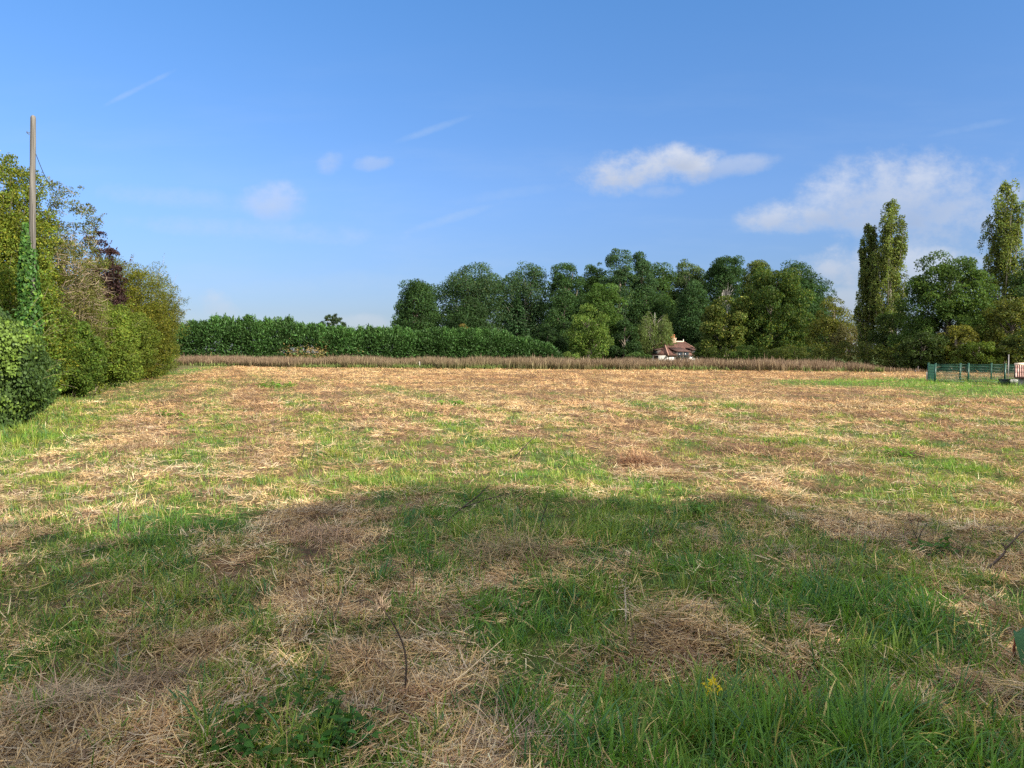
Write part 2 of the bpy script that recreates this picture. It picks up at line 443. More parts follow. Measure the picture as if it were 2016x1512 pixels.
        lean = np.where(dk, 0.25 + 0.65 * rng.random(m), lean); L = np.where(dk, L * (1.2 + 1.2 * rng.random(m)), L); w = np.where(dk, np.maximum(w * 0.7, 0.004), w)
        blades(mb, np.stack([x, y, z], 1), phi, L, w, lean, curve, np.clip(col, 0, 0.85), None, K, rng.normal(0, 0.55, m))
    tag(mb.build("hay", M_straw), "mown tan and brown hay lying over the field", "hay", kind="stuff")
make_field()

def make_crop():
    """belt of tall dried weeds at the far edge of the mown field"""
    mb = MB()
    n = 46000
    x = rng.random(n) * 92 - 60
    dep = rng.random(n) ** 1.5 * 9
    f0 = crop_front(x) + (fbm(x * 0.5, 0 * x, 5, 3) - 0.5) * 3.4
    y = f0 + dep
    endf = smooth(31.5, 26.0, x) if False else 1 - smooth(25, 31, x)
    keep = rng.random(n) < 0.25 + 0.75 * endf
    x, y, dep, endf = x[keep], y[keep], dep[keep], endf[keep]
    n = len(x)
    h = (0.98 + 0.10 * rng.normal(0, 1, n) + 0.5 * (fbm(x * 0.35, y * 0.35, 14, 2) - 0.5) - 0.12 * smooth(-10, 30, x)) * (0.35 + 0.65 * endf)
    h = np.where(rng.random(n) < 0.03, h * 1.25, h) * (0.75 + 0.25 * smooth(0, 1.2, dep))
    p = np.stack([x, y, ground_z(x, y)], 1)
    mid = np.exp(-((x + 6) / 14) ** 2)
    lo = np.array([0.17, 0.13, 0.06]) * (1 - mid[:, None]) + np.array([0.14, 0.17, 0.05]) * mid[:, None]
    hi = np.array([0.20, 0.135, 0.09])[None] * (0.7 + 0.6 * rng.random((n, 1)))
    pale = (rng.random(n) < 0.035)[:, None]
    hi = np.where(pale, np.array([0.45, 0.36, 0.2]), hi); lo = np.where(pale, np.array([0.42, 0.36, 0.2]), lo * (0.7 + 0.6 * rng.random((n, 1))))
    blades(mb, p, rng.random(n) * 6.28, np.maximum(h, 0.15), 0.035 + 0.045 * rng.random(n), np.abs(rng.normal(0, 0.07, n)), rng.random(n) * 0.45, lo, hi, 3)
    # green undergrowth at the front of the belt
    n = 9000
    x = rng.normal(-6, 16, n).clip(-58, 28); y = crop_front(x) - 0.5 + rng.random(n) * 1.6
    c = np.array([0.13, 0.17, 0.045]) * (0.6 + 0.7 * rng.random((n, 1)))
    blades(mb, np.stack([x, y, ground_z(x, y)], 1), rng.random(n) * 6.28, 0.15 + 0.4 * rng.random(n), 0.04 + 0.04 * rng.random(n), np.abs(rng.normal(0, 0.25, n)), rng.random(n), c, c * 1.2, 3)
    tag(mb.build("tall_weeds", M_straw), "belt of tall brown dried weeds at the far edge of the mown field", "weeds", kind="stuff")
make_crop()

# ------------------------------------------------------------------ foliage
def leaf_quads(mb, c, axis, nr, L, W, col, fold=0.18):
    """diamond leaves, folded along the midrib"""
    axis = nrm(axis); nr = nrm(nr - axis * (nr * axis).sum(1, keepdims=True)); sd = np.cross(axis, nr)
    L = L[:, None]; W = W[:, None]
    b = c - axis * L * 0.5
    r = c + sd * W * 0.5 + nr * W * fold
    t = c + axis * L * 0.5
    l = c - sd * W * 0.5 + nr * W * fold
    V = np.stack([b, r, t, l], 1).reshape(-1, 3)
    n = len(c); i = np.arange(n)[:, None] * 4
    f = np.concatenate([np.concatenate([i, i + 1, i + 2], 1), np.concatenate([i, i + 2, i + 3], 1)])
    mb.add(V, f, np.repeat(col, 4, 0))

def rdir(rng, n):
    return nrm(rng.normal(0, 1, (n, 3)))

FOL = np.array([1.12, 1.18, 0.78])
def palette(rng, n, base, var=0.3, alt=None, altp=0.15):
    base = np.asarray(base, float) * FOL
    if alt is not None: alt = np.asarray(alt, float) * FOL
    col = base * (1 + var * (rng.random((n, 1)) * 2 - 1)) * (1 + 0.12 * (rng.random((n, 3)) * 2 - 1))
    if alt is not None:
        col = np.where(rng.random((n, 1)) < altp, np.asarray(alt) * (0.75 + 0.5 * rng.random((n, 1))), col)
    return col

def clumps_in(rng, lobes, n, inner=0.5, zmin=None):
    lob = np.asarray(lobes, float)
    area = (lob[:, 3] * lob[:, 5]) ** 1.0
    k = rng.choice(len(lob), n * 3, p=area / area.sum())
    d = rdir(rng, n * 3)
    rad = inner + (1 - inner) * rng.random(n * 3) ** 0.6
    sd_ = rng.random() * 50
    rad = rad * (0.70 + 0.62 * fbm(d[:, 0] * 2.1 + sd_ + k * 3.3, d[:, 2] * 2.1 + d[:, 1] * 1.7 + sd_, 7, 3))
    c = lob[k, :3] + d * lob[k, 3:6] * rad[:, None]
    # drop clumps buried deep in another lobe
    q = np.ones(n * 3, bool)
    for i in range(len(lob)):
        e = (((c - lob[i, :3]) / lob[i, 3:6]) ** 2).sum(1)
        q &= ~((e < 0.3) & (k != i))
    if zmin is not None:
        q &= c[:, 2] > zmin
    return c[q][:n], d[q][:n]

def clump_leaves(mb, rng, C, D, r, n_leaf, L, W, base, var, alt=None, altp=0.1, flat=0.75, droop=0.2, cvar=0.22, up=0.35):
    n = len(C)
    r = r * (0.5 + 1.0 * rng.random(n) ** 1.3)
    m = np.maximum(rng.poisson(n_leaf * np.clip(r / r.mean(), 0.4, 1.8) ** 1.5), 3)
    idx = np.repeat(np.arange(n), m)
    N = len(idx)
    o = nrm(rdir(rng, N) + D[idx] * 0.45 + np.array([0, 0, 0.25]))
    off = o * (0.35 + 0.65 * rng.random((N, 1)) ** 0.5) * r[idx][:, None] * np.array([1, 1, flat])
    c = C[idx] + off
    nr = nrm(o * 0.55 + np.array([0, 0, up]) + rdir(rng, N) * 0.6)
    ax = rdir(rng, N) + o * 0.4 - np.array([0, 0, droop])
    cv = 1 + cvar * (rng.random((n, 1)) * 2 - 1)
    col = palette(rng, N, base, var, alt, altp) * cv[idx]
    s = 0.7 + 0.6 * rng.random(N)
    leaf_quads(mb, c, ax, nr, L * s, W * s, col)

def limb(mb, a, b, r0, r1, col, rng, bend=0.12, n=5, sides=5):
    t = np.linspace(0, 1, n)[:, None]
    a = np.asarray(a, float); b = np.asarray(b, float)
    l = np.linalg.norm(b - a)
    k = rdir(rng, 1) * l * bend
    p = a + (b - a) * t + k * np.sin(t * math.pi) + np.array([0, 0, 1]) * l * 0.08 * np.sin(t * math.pi)
    mb.tube(p, np.linspace(r0, r1, n), col, sides, cap=False)

def tree(name, label, Y, x0, x1, top, base_col, *, cat="tree", group=None, low=0.28, lobes=None, nclump=70, nleaf=150, leaf=0.34, asp=0.55, var=0.3, alt=None, altp=0.12,
         rc=None, seed=1, trunk_col=(0.16, 0.13, 0.10), inner=0.45, trunks=1, limbs=22, flat=0.75, droop=0.2, depth=None, up=0.35, cvar=0.25, mat=None, tr=None):
    """broad-leaved tree: width and top height from the survey, crown of leaf clumps on limbs"""
    rg = np.random.default_rng(seed)
    a = P(x0, 700, Y); b = P(x1, 700, Y); tp = P((x0 + x1) / 2, top, Y)[2]
    cx = (a[0] + b[0]) / 2; w = (b[0] - a[0]) / 2
    z0 = gz(cx, Y); H = tp - z0
    d = depth or w
    if lobes is None:
        lobes = [(0, 0, 0.68, 0.78, 0.32), (-0.45, 0.1, 0.52, 0.55, 0.26), (0.45, -0.1, 0.52, 0.55, 0.26), (0.1, -0.3, 0.42, 0.6, 0.2), (-0.15, 0.25, 0.78, 0.5, 0.22), (0.25, 0.1, 0.76, 0.45, 0.22)]
    lob = []
    for lx, ly, lz, lr, lh in lobes:
        lob.append((cx + lx * w, Y + ly * d, z0 + lz * H, lr * w, lr * d, lh * H))
    root = thing(name, label, cat, (cx, Y, z0), group)
    if group == "trees of the far wood":
        nclump = int(nclump * 2.7); rc = max(0.30 * w, 1.3); nleaf = int(nleaf * 0.85); low = 0.0 if lobes is not ARCH else low
    rc = rc or 0.27 * w
    C, D = clumps_in(rg, lob, nclump, inner, z0 + low * H * 0.8)
    # stay within the surveyed height and width
    s = max((C[:, 2].max() + rc * 0.55 - z0) / H, 1e-3)
    C[:, 2] = z0 + (C[:, 2] - z0) / s
    ex = max(abs(C[:, 0] - cx).max() + rc * 0.6, 1e-3) / w
    C[:, 0] = cx + (C[:, 0] - cx) / ex
    crown = MB()
    clump_leaves(crown, rg, C, D, rc, nleaf, leaf, leaf * asp, base_col, var, alt, altp, flat, droop, cvar, up)
    tm = MB()
    tcol = np.asarray(trunk_col)
    r0 = tr or (0.018 * H + 0.12)
    fork = z0 + max(low, 0.18) * H
    tops = []
    for k in range(trunks):
        bx = (rg.random() - 0.5) * 0.28 * w * (trunks > 1); by = (rg.random() - 0.5) * 0.28 * d * (trunks > 1)
        tx, ty = cx + bx * 1.8 + rg.normal(0, 0.06 * w), Y + by * 1.8 + rg.normal(0, 0.06 * d)
        zt = z0 + 0.82 * H
        pts = np.array([[cx + bx, Y + by, z0 - 0.2], [cx + bx * 1.05, Y + by, z0 + 0.25 * H], [cx + bx * 1.3 + rg.normal(0, 0.03 * w), Y + by * 1.3, z0 + 0.5 * H], [tx, ty, zt]])
        tm.tube(pts, [r0 * 1.3, r0, r0 * 0.7, r0 * 0.2], tcol, 8)
        tops.append(pts)
    sel = rg.permutation(len(C))[:limbs]
    for i in sel:
        pts = tops[rg.integers(len(tops))]
        zz = np.clip(C[i, 2] - (0.12 + 0.2 * rg.random()) * H, fork, z0 + 0.8 * H)
        a_ = np.array([np.interp(zz, pts[:, 2], pts[:, 0]), np.interp(zz, pts[:, 2], pts[:, 1]), zz])
        limb(tm, a_, C[i], r0 * 0.36, r0 * 0.08, tcol * (0.85 + 0.3 * rg.random()), rg)
    tm.build("trunk", M_bark, root)
    crown.build("crown", mat or M_leaf, root)
    return root

FULL = [(0, 0, 0.22, 0.88, 0.2), (0, 0, 0.45, 0.92, 0.24), (-0.25, 0, 0.66, 0.68, 0.22), (0.28, 0, 0.64, 0.62, 0.22), (0, 0, 0.86, 0.52, 0.13)]
DK = (0.034, 0.066, 0.030); MID = (0.050, 0.088, 0.030); TEAL = (0.040, 0.074, 0.044); OLV = (0.085, 0.105, 0.028); LGT = (0.078, 0.118, 0.034); YEL = (0.16, 0.15, 0.03)
ARCH = [(0, 0, 0.82, 0.70, 0.17), (-0.5, 0, 0.68, 0.48, 0.2), (0.5, 0, 0.68, 0.48, 0.2), (-0.55, 0, 0.42, 0.4, 0.18), (0.55, 0.1, 0.42, 0.4, 0.18), (0, 0.2, 0.45, 0.45, 0.2)]
OVAL = [(0, 0, 0.55, 0.85, 0.42), (-0.3, 0, 0.42, 0.65, 0.3), (0.3, 0, 0.45, 0.65, 0.3), (0, 0, 0.78, 0.55, 0.22)]
TALL = [(0, 0, 0.5, 0.8, 0.3), (-0.3, 0.1, 0.4, 0.6, 0.25), (0.25, -0.1, 0.68, 0.6, 0.22), (-0.1, 0, 0.86, 0.42, 0.14), (0.4, 0, 0.4, 0.55, 0.25)]
WG = "trees of the far wood"
tree("wood_tree", "low round dark tree at the left end of the far wood", 150, 775, 868, 552, DK, group=WG, seed=11, lobes=OVAL, nclump=95, low=0.1, alt=MID, trunks=2)
tree("wood_tree", "airy arched tree second from the left end of the wood", 156, 862, 990, 521, TEAL, group=WG, seed=12, lobes=ARCH, nclump=110, low=0.15, alt=(0.09, 0.12, 0.06), nleaf=120, trunks=2, trunk_col=(0.24, 0.22, 0.18), limbs=40)
tree("wood_tree", "open crowned tree with sky showing between its limbs, above the dark conifer", 160, 974, 1082, 516, TEAL, group=WG, seed=13, lobes=ARCH, nclump=90, nleaf=110, low=0.2, tr=0.26, alt=(0.09, 0.12, 0.07), trunks=3, trunk_col=(0.24, 0.22, 0.18), limbs=45)
tree("wood_tree", "bushy topped wood tree between the open crown and the tallest trees", 158, 1070, 1152, 520, DK, group=WG, seed=14, lobes=FULL, nclump=85, alt=MID, trunks=2, low=0.15)
tree("wood_tree", "wood tree just left of the tallest crown", 162, 1140, 1205, 514, MID, group=WG, seed=15, lobes=FULL, nclump=70, alt=TEAL, low=0.15)
tree("wood_tree", "tallest tree of the wood with a loose pointed crown", 158, 1180, 1258, 488, TEAL, group=WG, seed=16, lobes=FULL, nclump=95, alt=(0.08, 0.12, 0.05), low=0.12, nleaf=130)
tree("wood_tree", "slim tree leaning on the right of the tallest crown", 160, 1238, 1290, 497, TEAL, group=WG, seed=17, lobes=FULL, nclump=70, low=0.12)
tree("wood_tree", "ragged lower tree behind the weeping birch", 164, 1272, 1332, 522, MID, group=WG, seed=18, lobes=FULL, nclump=70, low=0.1, alt=TEAL)
tree("wood_tree", "broad pale domed tree above the cottage", 166, 1308, 1400, 508, (0.062, 0.092, 0.048), group=WG, seed=19, lobes=OVAL, nclump=100, low=0.1, alt=(0.10, 0.13, 0.07), trunk_col=(0.24, 0.22, 0.18), limbs=40)
tree("wood_tree", "dark domed tree with bare grey branches under its crown", 160, 1388, 1466, 503, DK, group=WG, seed=20, lobes=[(0, 0, 0.88, 0.75, 0.12), (-0.5, 0, 0.78, 0.45, 0.16), (-0.6, 0, 0.5, 0.35, 0.2), (0.55, 0.2, 0.75, 0.4, 0.15)], nclump=62, low=0.1, trunks=5, tr=0.2, trunk_col=(0.30, 0.28, 0.26), limbs=90)
tree("wood_tree", "olive domed tree right of the bare grey branches", 164, 1448, 1530, 513, (0.075, 0.095, 0.034), group=WG, seed=21, lobes=OVAL, nclump=85, low=0.1)
tree("wood_tree", "dark tree at the right end of the far wood", 150, 1520, 1632, 515, DK, group=WG, seed=22, lobes=FULL, nclump=120, low=0.1, alt=TEAL)
tree("wood_tree", "dark mid-height tree right behind the cottage chimney", 152, 1325, 1402, 552, (0.036, 0.070, 0.034), group=WG, seed=23, lobes=OVAL, nclump=80, low=0.05)
tree("wood_tree", "bright leafy tree in front of the tallest crown", 140, 1152, 1228, 556, (0.052, 0.090, 0.026), group=WG, seed=24, lobes=FULL, nclump=75, low=0.12)
tree("wood_tree", "dark spreading tree right of the conifer", 142, 1062, 1165, 572, DK, group=WG, seed=25, lobes=OVAL, nclump=95, low=0.05, alt=MID)
tree("wood_tree", "dark ivy clad tree behind the hedge, below the arched crown", 146, 872, 975, 590, (0.030, 0.056, 0.026), group=WG, seed=26, lobes=OVAL, nclump=90, low=0.03)
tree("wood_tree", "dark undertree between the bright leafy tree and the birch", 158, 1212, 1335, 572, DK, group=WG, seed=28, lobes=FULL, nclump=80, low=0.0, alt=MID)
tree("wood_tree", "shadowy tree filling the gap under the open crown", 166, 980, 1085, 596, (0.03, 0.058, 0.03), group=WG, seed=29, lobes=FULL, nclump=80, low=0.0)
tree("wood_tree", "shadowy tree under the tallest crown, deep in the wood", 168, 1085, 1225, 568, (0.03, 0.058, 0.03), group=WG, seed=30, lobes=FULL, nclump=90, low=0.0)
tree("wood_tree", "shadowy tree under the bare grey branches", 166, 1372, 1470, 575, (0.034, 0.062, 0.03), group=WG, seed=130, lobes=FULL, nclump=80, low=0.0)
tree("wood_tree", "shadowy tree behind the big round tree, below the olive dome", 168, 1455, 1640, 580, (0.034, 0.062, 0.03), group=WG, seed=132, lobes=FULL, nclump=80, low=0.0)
def undergrowth():
    """dark mass of bushes and young trees that fills the wood behind its front trees"""
    rg = np.random.default_rng(140)
    m = MB(); n = 900
    px = 786 + rg.random(n) * 860; Y = 168 + rg.random(n) * 10
    top = np.interp(px, [780, 840, 900, 1000, 1100, 1200, 1300, 1420, 1540, 1600, 1650], [600, 572, 556, 552, 550, 545, 545, 545, 552, 560, 640]) + 26 * (rg.random(n) - 0.5)
    C = np.array([P(a, np.interp(rg.random() ** 0.9, [0, 1], [712, t]), y) for a, t, y in zip(px, top, Y)])
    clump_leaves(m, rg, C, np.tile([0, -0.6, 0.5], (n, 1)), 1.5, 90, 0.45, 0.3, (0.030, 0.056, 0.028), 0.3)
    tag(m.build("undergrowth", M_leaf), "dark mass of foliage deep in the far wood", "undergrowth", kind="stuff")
undergrowth()
tree("bush", "small dark bush hiding the right end of the cottage", 116, 1370, 1420, 668, (0.045, 0.068, 0.022), cat="bush", seed=37, lobes=OVAL, nclump=60, low=0.0, rc=0.8, limbs=5, leaf=0.25)
tree("light_green_tree", "light green bushy tree standing in front of the dark wood", 126, 1112, 1208, 604, LGT, seed=27, lobes=[(0.1, 0, 0.72, 0.72, 0.26), (-0.4, 0, 0.55, 0.5, 0.25), (0.45, -0.1, 0.4, 0.55, 0.25), (-0.1, -0.2, 0.25, 0.8, 0.2)], nclump=85, nleaf=120, low=0.0, leaf=0.3, alt=(0.14, 0.17, 0.05))
U = "dark bushes at the foot of the wood"
tree("bush", "dark bush left of the light green tree, at the end of the hedge", 130, 1040, 1118, 640, (0.026, 0.05, 0.022), cat="bush", group=U, seed=31, lobes=OVAL, nclump=60, low=0.0, limbs=8)
tree("bush", "dark bush between the light green tree and the birch", 136, 1196, 1262, 632, (0.03, 0.056, 0.026), cat="bush", group=U, seed=32, lobes=OVAL, nclump=60, low=0.0, limbs=8)
tree("bush", "dark bush behind the right side of the cottage roof", 148, 1352, 1420, 630, (0.03, 0.054, 0.026), cat="bush", group=U, seed=33, lobes=OVAL, nclump=60, low=0.0, limbs=8)
tree("bush", "rusty brown bush top showing above the hedge", 122, 892, 932, 640, (0.11, 0.085, 0.035), cat="bush", seed=34, lobes=OVAL, nclump=30, low=0.0, limbs=8, nleaf=110, leaf=0.25)
tree("bush", "low pale green bush on the field edge beside the light green tree", 112, 1096, 1142, 692, (0.10, 0.14, 0.045), cat="bush", seed=35, lobes=OVAL, nclump=30, low=0.0, limbs=5, leaf=0.22)
tree("bush", "reedy green bush at the left corner of the cottage", 128, 1226, 1282, 696, (0.075, 0.12, 0.05), cat="bush", seed=36, lobes=OVAL, nclump=36, low=0.0, limbs=5, leaf=0.25)
tree("round_tree", "big round dark tree with sunlit right edge beside the cottage", 112, 1432, 1592, 528, (0.042, 0.070, 0.022), seed=41, lobes=[(0.05, 0, 0.62, 0.86, 0.38), (0.2, 0, 0.42, 0.8, 0.36), (-0.35, 0, 0.4, 0.62, 0.3), (0.1, 0, 0.82, 0.5, 0.18)], nclump=300, nleaf=160, leaf=0.30, low=0.03, alt=(0.108, 0.118, 0.03), altp=0.16, rc=1.1, limbs=20)
tree("round_tree", "lower spreading tree with pale tufts, left of the big round tree", 110, 1378, 1470, 586, (0.066, 0.085, 0.026), seed=42, lobes=[(0.2, 0, 0.6, 0.8, 0.38), (-0.3, 0, 0.45, 0.65, 0.3), (0.1, 0, 0.25, 0.8, 0.25)], nclump=100, nleaf=130, leaf=0.34, low=0.0, alt=(0.20, 0.19, 0.07), altp=0.14, rc=0.95)
tree("olive_tree", "olive green bushy tree between the big round tree and the poplars", 98, 1586, 1692, 588, (0.088, 0.092, 0.026), seed=43, lobes=[(0, 0, 0.7, 0.5, 0.28), (-0.35, 0, 0.45, 0.6, 0.3), (0.4, 0, 0.4, 0.55, 0.3)], nclump=95, nleaf=110, leaf=0.24, low=0.0, alt=(0.13, 0.12, 0.04))
tree("walnut_tree", "broad mid green tree between the two groups of poplars", 66, 1762, 1962, 502, (0.050, 0.086, 0.026), seed=44, lobes=[(0.05, 0, 0.68, 0.7, 0.3), (-0.45, 0, 0.5, 0.5, 0.3), (0.5, 0, 0.52, 0.5, 0.3), (-0.1, -0.3, 0.35, 0.75, 0.25), (0.2, 0, 0.83, 0.4, 0.15), (-0.2, 0, 0.78, 0.4, 0.18), (0.4, -0.2, 0.25, 0.6, 0.22), (-0.5, -0.1, 0.22, 0.5, 0.22)], nclump=330, nleaf=160, leaf=0.20, low=0.03, alt=(0.085, 0.125, 0.04), altp=0.2, rc=0.85, limbs=30)
tree("edge_tree", "dark tall tree cut by the right border of the picture", 64, 1992, 2110, 488, (0.036, 0.062, 0.026), seed=45, lobes=FULL, nclump=130, nleaf=140, leaf=0.2, low=0.03, rc=0.75)
tree("bush", "yellowing bush in front of the walnut's shade, left of the fence", 60, 1838, 1926, 640, (0.10, 0.098, 0.026), cat="bush", seed=46, lobes=OVAL, nclump=80, nleaf=110, leaf=0.16, low=0.0, rc=0.45, alt=YEL, limbs=8)
tree("bush", "olive bush below the right hand poplar", 60, 1934, 2050, 588, (0.070, 0.080, 0.024), cat="bush", seed=47, lobes=OVAL, nclump=120, nleaf=120, leaf=0.17, low=0.0, rc=0.5, alt=YEL, limbs=10)
tree("bush", "low bright bush right behind the green fence", 57, 1880, 1975, 672, (0.075, 0.105, 0.024), cat="bush", seed=48, lobes=OVAL, nclump=70, nleaf=110, leaf=0.15, low=0.0, rc=0.42, limbs=8)
tree("bush", "dark low bush under the broad walnut-like tree", 60, 1760, 1870, 655, (0.034, 0.052, 0.018), cat="bush", seed=49, lobes=OVAL, nclump=90, nleaf=110, leaf=0.17, low=0.0, rc=0.5, limbs=8)
tree("bush", "dark bush at the right border behind the little tiled shelter", 56, 1975, 2090, 650, (0.045, 0.062, 0.02), cat="bush", seed=50, lobes=OVAL, nclump=90, nleaf=110, leaf=0.16, low=0.0, rc=0.5, alt=YEL, limbs=8)

tree("bush", "grey brown thin bush left of the touching poplars", 90, 1640, 1705, 636, (0.095, 0.085, 0.045), cat="bush", seed=51, lobes=OVAL, nclump=60, nleaf=90, leaf=0.2, low=0.0, rc=0.7, limbs=14)
tree("bush", "dark green bush at the foot of the touching poplars, right side", 72, 1722, 1800, 612, (0.040, 0.062, 0.022), cat="bush", seed=52, lobes=OVAL, nclump=80, nleaf=110, leaf=0.18, low=0.0, rc=0.6, limbs=10)
# ---- poplars: many upright branches, leaf clumps in standing columns
def poplar(label, Y, x0, x1, top, seed, base_col, low=0.08):
    rg = np.random.default_rng(seed)
    a = P(x0, 700, Y); b = P(x1, 700, Y)
    cx = (a[0] + b[0]) / 2; w = (b[0] - a[0]) / 2; z0 = gz(cx, Y); H = P(0, top, Y)[2] - z0
    root = thing("poplar_tree", label, "tree", (cx, Y, z0), "columnar poplars")
    tm = MB(); crown = MB()
    tcol = np.array([0.20, 0.18, 0.14])
    tm.tube([[cx, Y, z0 - 0.2], [cx, Y, z0 + 0.4 * H], [cx + 0.05 * w, Y, z0 + 0.95 * H]], [0.32, 0.2, 0.03], tcol, 8)
    Cs, Ds = [], []
    nb = 40
    for k in range(nb):
        t = k / nb
        zb = z0 + (0.06 + 0.62 * t) * H
        th = rg.random() * 6.283
        prof = np.interp(min(t + 0.12, 1), [0, 0.15, 0.45, 0.75, 1], [0.85, 1.0, 0.95, 0.86, 0.62])
        rad = w * prof * (0.5 + 0.45 * rg.random() ** 0.6)
        ln = H * (0.30 - 0.06 * t) * (0.8 + 0.4 * rg.random())
        ztop = min(zb + ln, z0 + H * (0.99 - 0.04 * rg.random()))
        e = np.array([cx + rad * math.cos(th), Y + rad * math.sin(th), ztop])
        s = np.array([cx, Y, zb])
        mid = s + (e - s) * np.array([0.75, 0.75, 0.4])
        tm.tube([s, (s + mid) / 2 + rg.normal(0, 0.03, 3), mid, e], [0.09, 0.06, 0.045, 0.012], tcol * (0.8 + 0.5 * rg.random()), 5, cap=False)
        nn = 7
        for q in np.linspace(0.3, 1, nn):
            pnt = s * (1 - q) ** 2 + 2 * (1 - q) * q * mid + q * q * e
            Cs.append(pnt + rg.normal(0, 0.12, 3) * w * 0.5); Ds.append([math.cos(th) * 0.7, math.sin(th) * 0.7, 0.6])
    for q in np.linspace(0.6, 0.985, 14):
        Cs.append([cx + 0.05 * w * q + rg.normal(0, 0.1) * w, Y + rg.normal(0, 0.1) * w, z0 + q * H - 0.3]); Ds.append([0, 0, 1])
    for q in rg.random(170) ** 0.9:
        pr = np.interp(q, [0, 0.06, 0.3, 0.6, 0.85, 1], [0.2, 0.62, 0.85, 0.82, 0.64, 0.36]) * w
        th = rg.random() * 6.283; r_ = 0.72 * pr * rg.random() ** 0.5
        Cs.append([cx + r_ * math.cos(th), Y + r_ * math.sin(th), z0 + (0.03 + 0.93 * q) * H]); Ds.append([math.cos(th) * 0.7, math.sin(th) * 0.7, 0.6])
    Cs = np.array(Cs); Ds = np.array(Ds)
    Cs[:, 0] = cx + (Cs[:, 0] - cx) * (0.82 * w / np.percentile(abs(Cs[:, 0] - cx), 98))
    clump_leaves(crown, rg, Cs, Ds, 0.16 * w + 0.1, 62, 0.16, 0.13, base_col, 0.4, (0.17, 0.18, 0.055), 0.16, 1.9, 0.4, 0.35, 0.1)
    tm.build("trunk", M_bark, root); crown.build("crown", M_leaf, root)
poplar("shorter slim poplar, left one of the touching pair", 80, 1684, 1728, 436, 61, (0.085, 0.112, 0.046))
poplar("tall poplar on the right of the touching pair", 78, 1714, 1784, 394, 62, (0.112, 0.140, 0.052))
poplar("tall sunlit poplar near the right border, standing alone", 74, 1936, 2012, 354, 63, (0.112, 0.140, 0.050))

# ---- weeping birch left of the cottage
def birch():
    rg = np.random.default_rng(71)
    Y = 147; a = P(1240, 700, Y)[0]; b = P(1324, 700, Y)[0]; cx = (a + b) / 2 + 0.6; w = (b - a) / 2
    z0 = gz(cx, Y); H = P(0, 588, Y)[2] - z0
    root = thing("birch_tree", "weeping birch with pale trunk and hanging branches left of the cottage", "tree", (cx, Y, z0))
    tm, crown = MB(), MB()
    tc = np.array([0.62, 0.58, 0.50])
    for dx, hh in ((0, 0.80), (0.5, 0.72), (-0.4, 0.66)):
        tm.tube([[cx + dx * 0.3, Y, z0 - 0.2], [cx + dx, Y - 0.2, z0 + 0.35 * H], [cx + dx * 2.6, Y - 0.5, z0 + hh * H * 0.7], [cx + dx * 4.2, Y - 0.3, z0 + hh * H]], [0.11, 0.085, 0.05, 0.015], tc, 7)
    for k in range(230):
        th = rg.random() * 6.283; rr = w * (0.25 + 0.72 * math.sqrt(rg.random()))
        zt = z0 + H * (1.0 - 0.55 * (rr / w) ** 1.5) * (0.62 + 0.38 * rg.random())
        x, y = cx + rr * math.cos(th), Y + rr * math.sin(th)
        ln = H * (0.16 + 0.22 * rg.random())
        s = np.array([cx + (x - cx) * 0.3, Y + (y - Y) * 0.3, zt - 1.0])
        if k % 3 == 0:
            tm.tube([s, (s + np.array([x, y, zt + 0.6])) / 2, [x, y, zt]], [0.04, 0.028, 0.012], np.array([0.20, 0.17, 0.13]), 4, cap=False)
        n = 95
        t = rg.random(n)
        c = np.stack([x + rg.normal(0, 0.22, n) + (x - cx) * 0.06 * t, y + rg.normal(0, 0.22, n), zt - t * ln], 1)
        leaf_quads(crown, c, np.stack([rg.normal(0, 0.35, n), rg.normal(0, 0.35, n), -np.ones(n)], 1), rdir(rg, n), 0.34 * (0.7 + 0.6 * rg.random(n)), 0.12 * np.ones(n), palette(rg, n, (0.098, 0.125, 0.055), 0.35) * (0.8 + 0.4 * rg.random()))
    tm.build("trunk", M_bark, root); crown.build("crown", M_leaf, root)
birch()

# ---- conifers
def conifer(name, label, Y, x0, x1, top, seed, base_col, low=0.05, n=260):
    rg = np.random.default_rng(seed)
    a = P(x0, 700, Y)[0]; b = P(x1, 700, Y)[0]; cx = (a + b) / 2; w = (b - a) / 2; z0 = gz(cx, Y); H = P(0, top, Y)[2] - z0
    root = thing(name, label, "tree", (cx, Y, z0))
    tm, crown = MB(), MB()
    tm.tube([[cx, Y, z0 - 0.2], [cx, Y, z0 + H * 0.97]], [0.25, 0.03], (0.12, 0.09, 0.07), 7)
    for k in range(n):
        t = rg.random() ** 0.8
        th = rg.random() * 6.283
        rl = w * (1.02 - t) * (0.75 + 0.35 * rg.random())
        zb = z0 + (low + (1 - low) * t) * H
        e = np.array([cx + rl * math.cos(th), Y + rl * math.sin(th), zb - 0.1 * rl])
        m = 46
        q = rg.random(m) ** 0.6
        s = np.array([cx, Y, zb])
        c = s + (e - s) * q[:, None] + rg.normal(0, 0.16, (m, 3)) * np.array([1, 1, 0.5]) * (1.2 - t)
        ax = (e - s)[None] / max(rl, 0.1) + rg.normal(0, 0.5, (m, 3)) - np.array([0, 0, 0.25])
        leaf_quads(crown, c, ax, np.array([0, 0, 1.0]) + rg.normal(0, 0.4, (m, 3)), 0.5 * (0.7 + 0.6 * rg.random(m)), 0.16 * np.ones(m), palette(rg, m, base_col, 0.3) * (0.8 + 0.4 * rg.random()))
    tm.build("trunk", M_bark, root); crown.build("crown", M_needle, root)
conifer("conifer_tree", "dark conical conifer with layered boughs in front of the wood", 136, 972, 1066, 578, 72, (0.028, 0.060, 0.026), n=330)

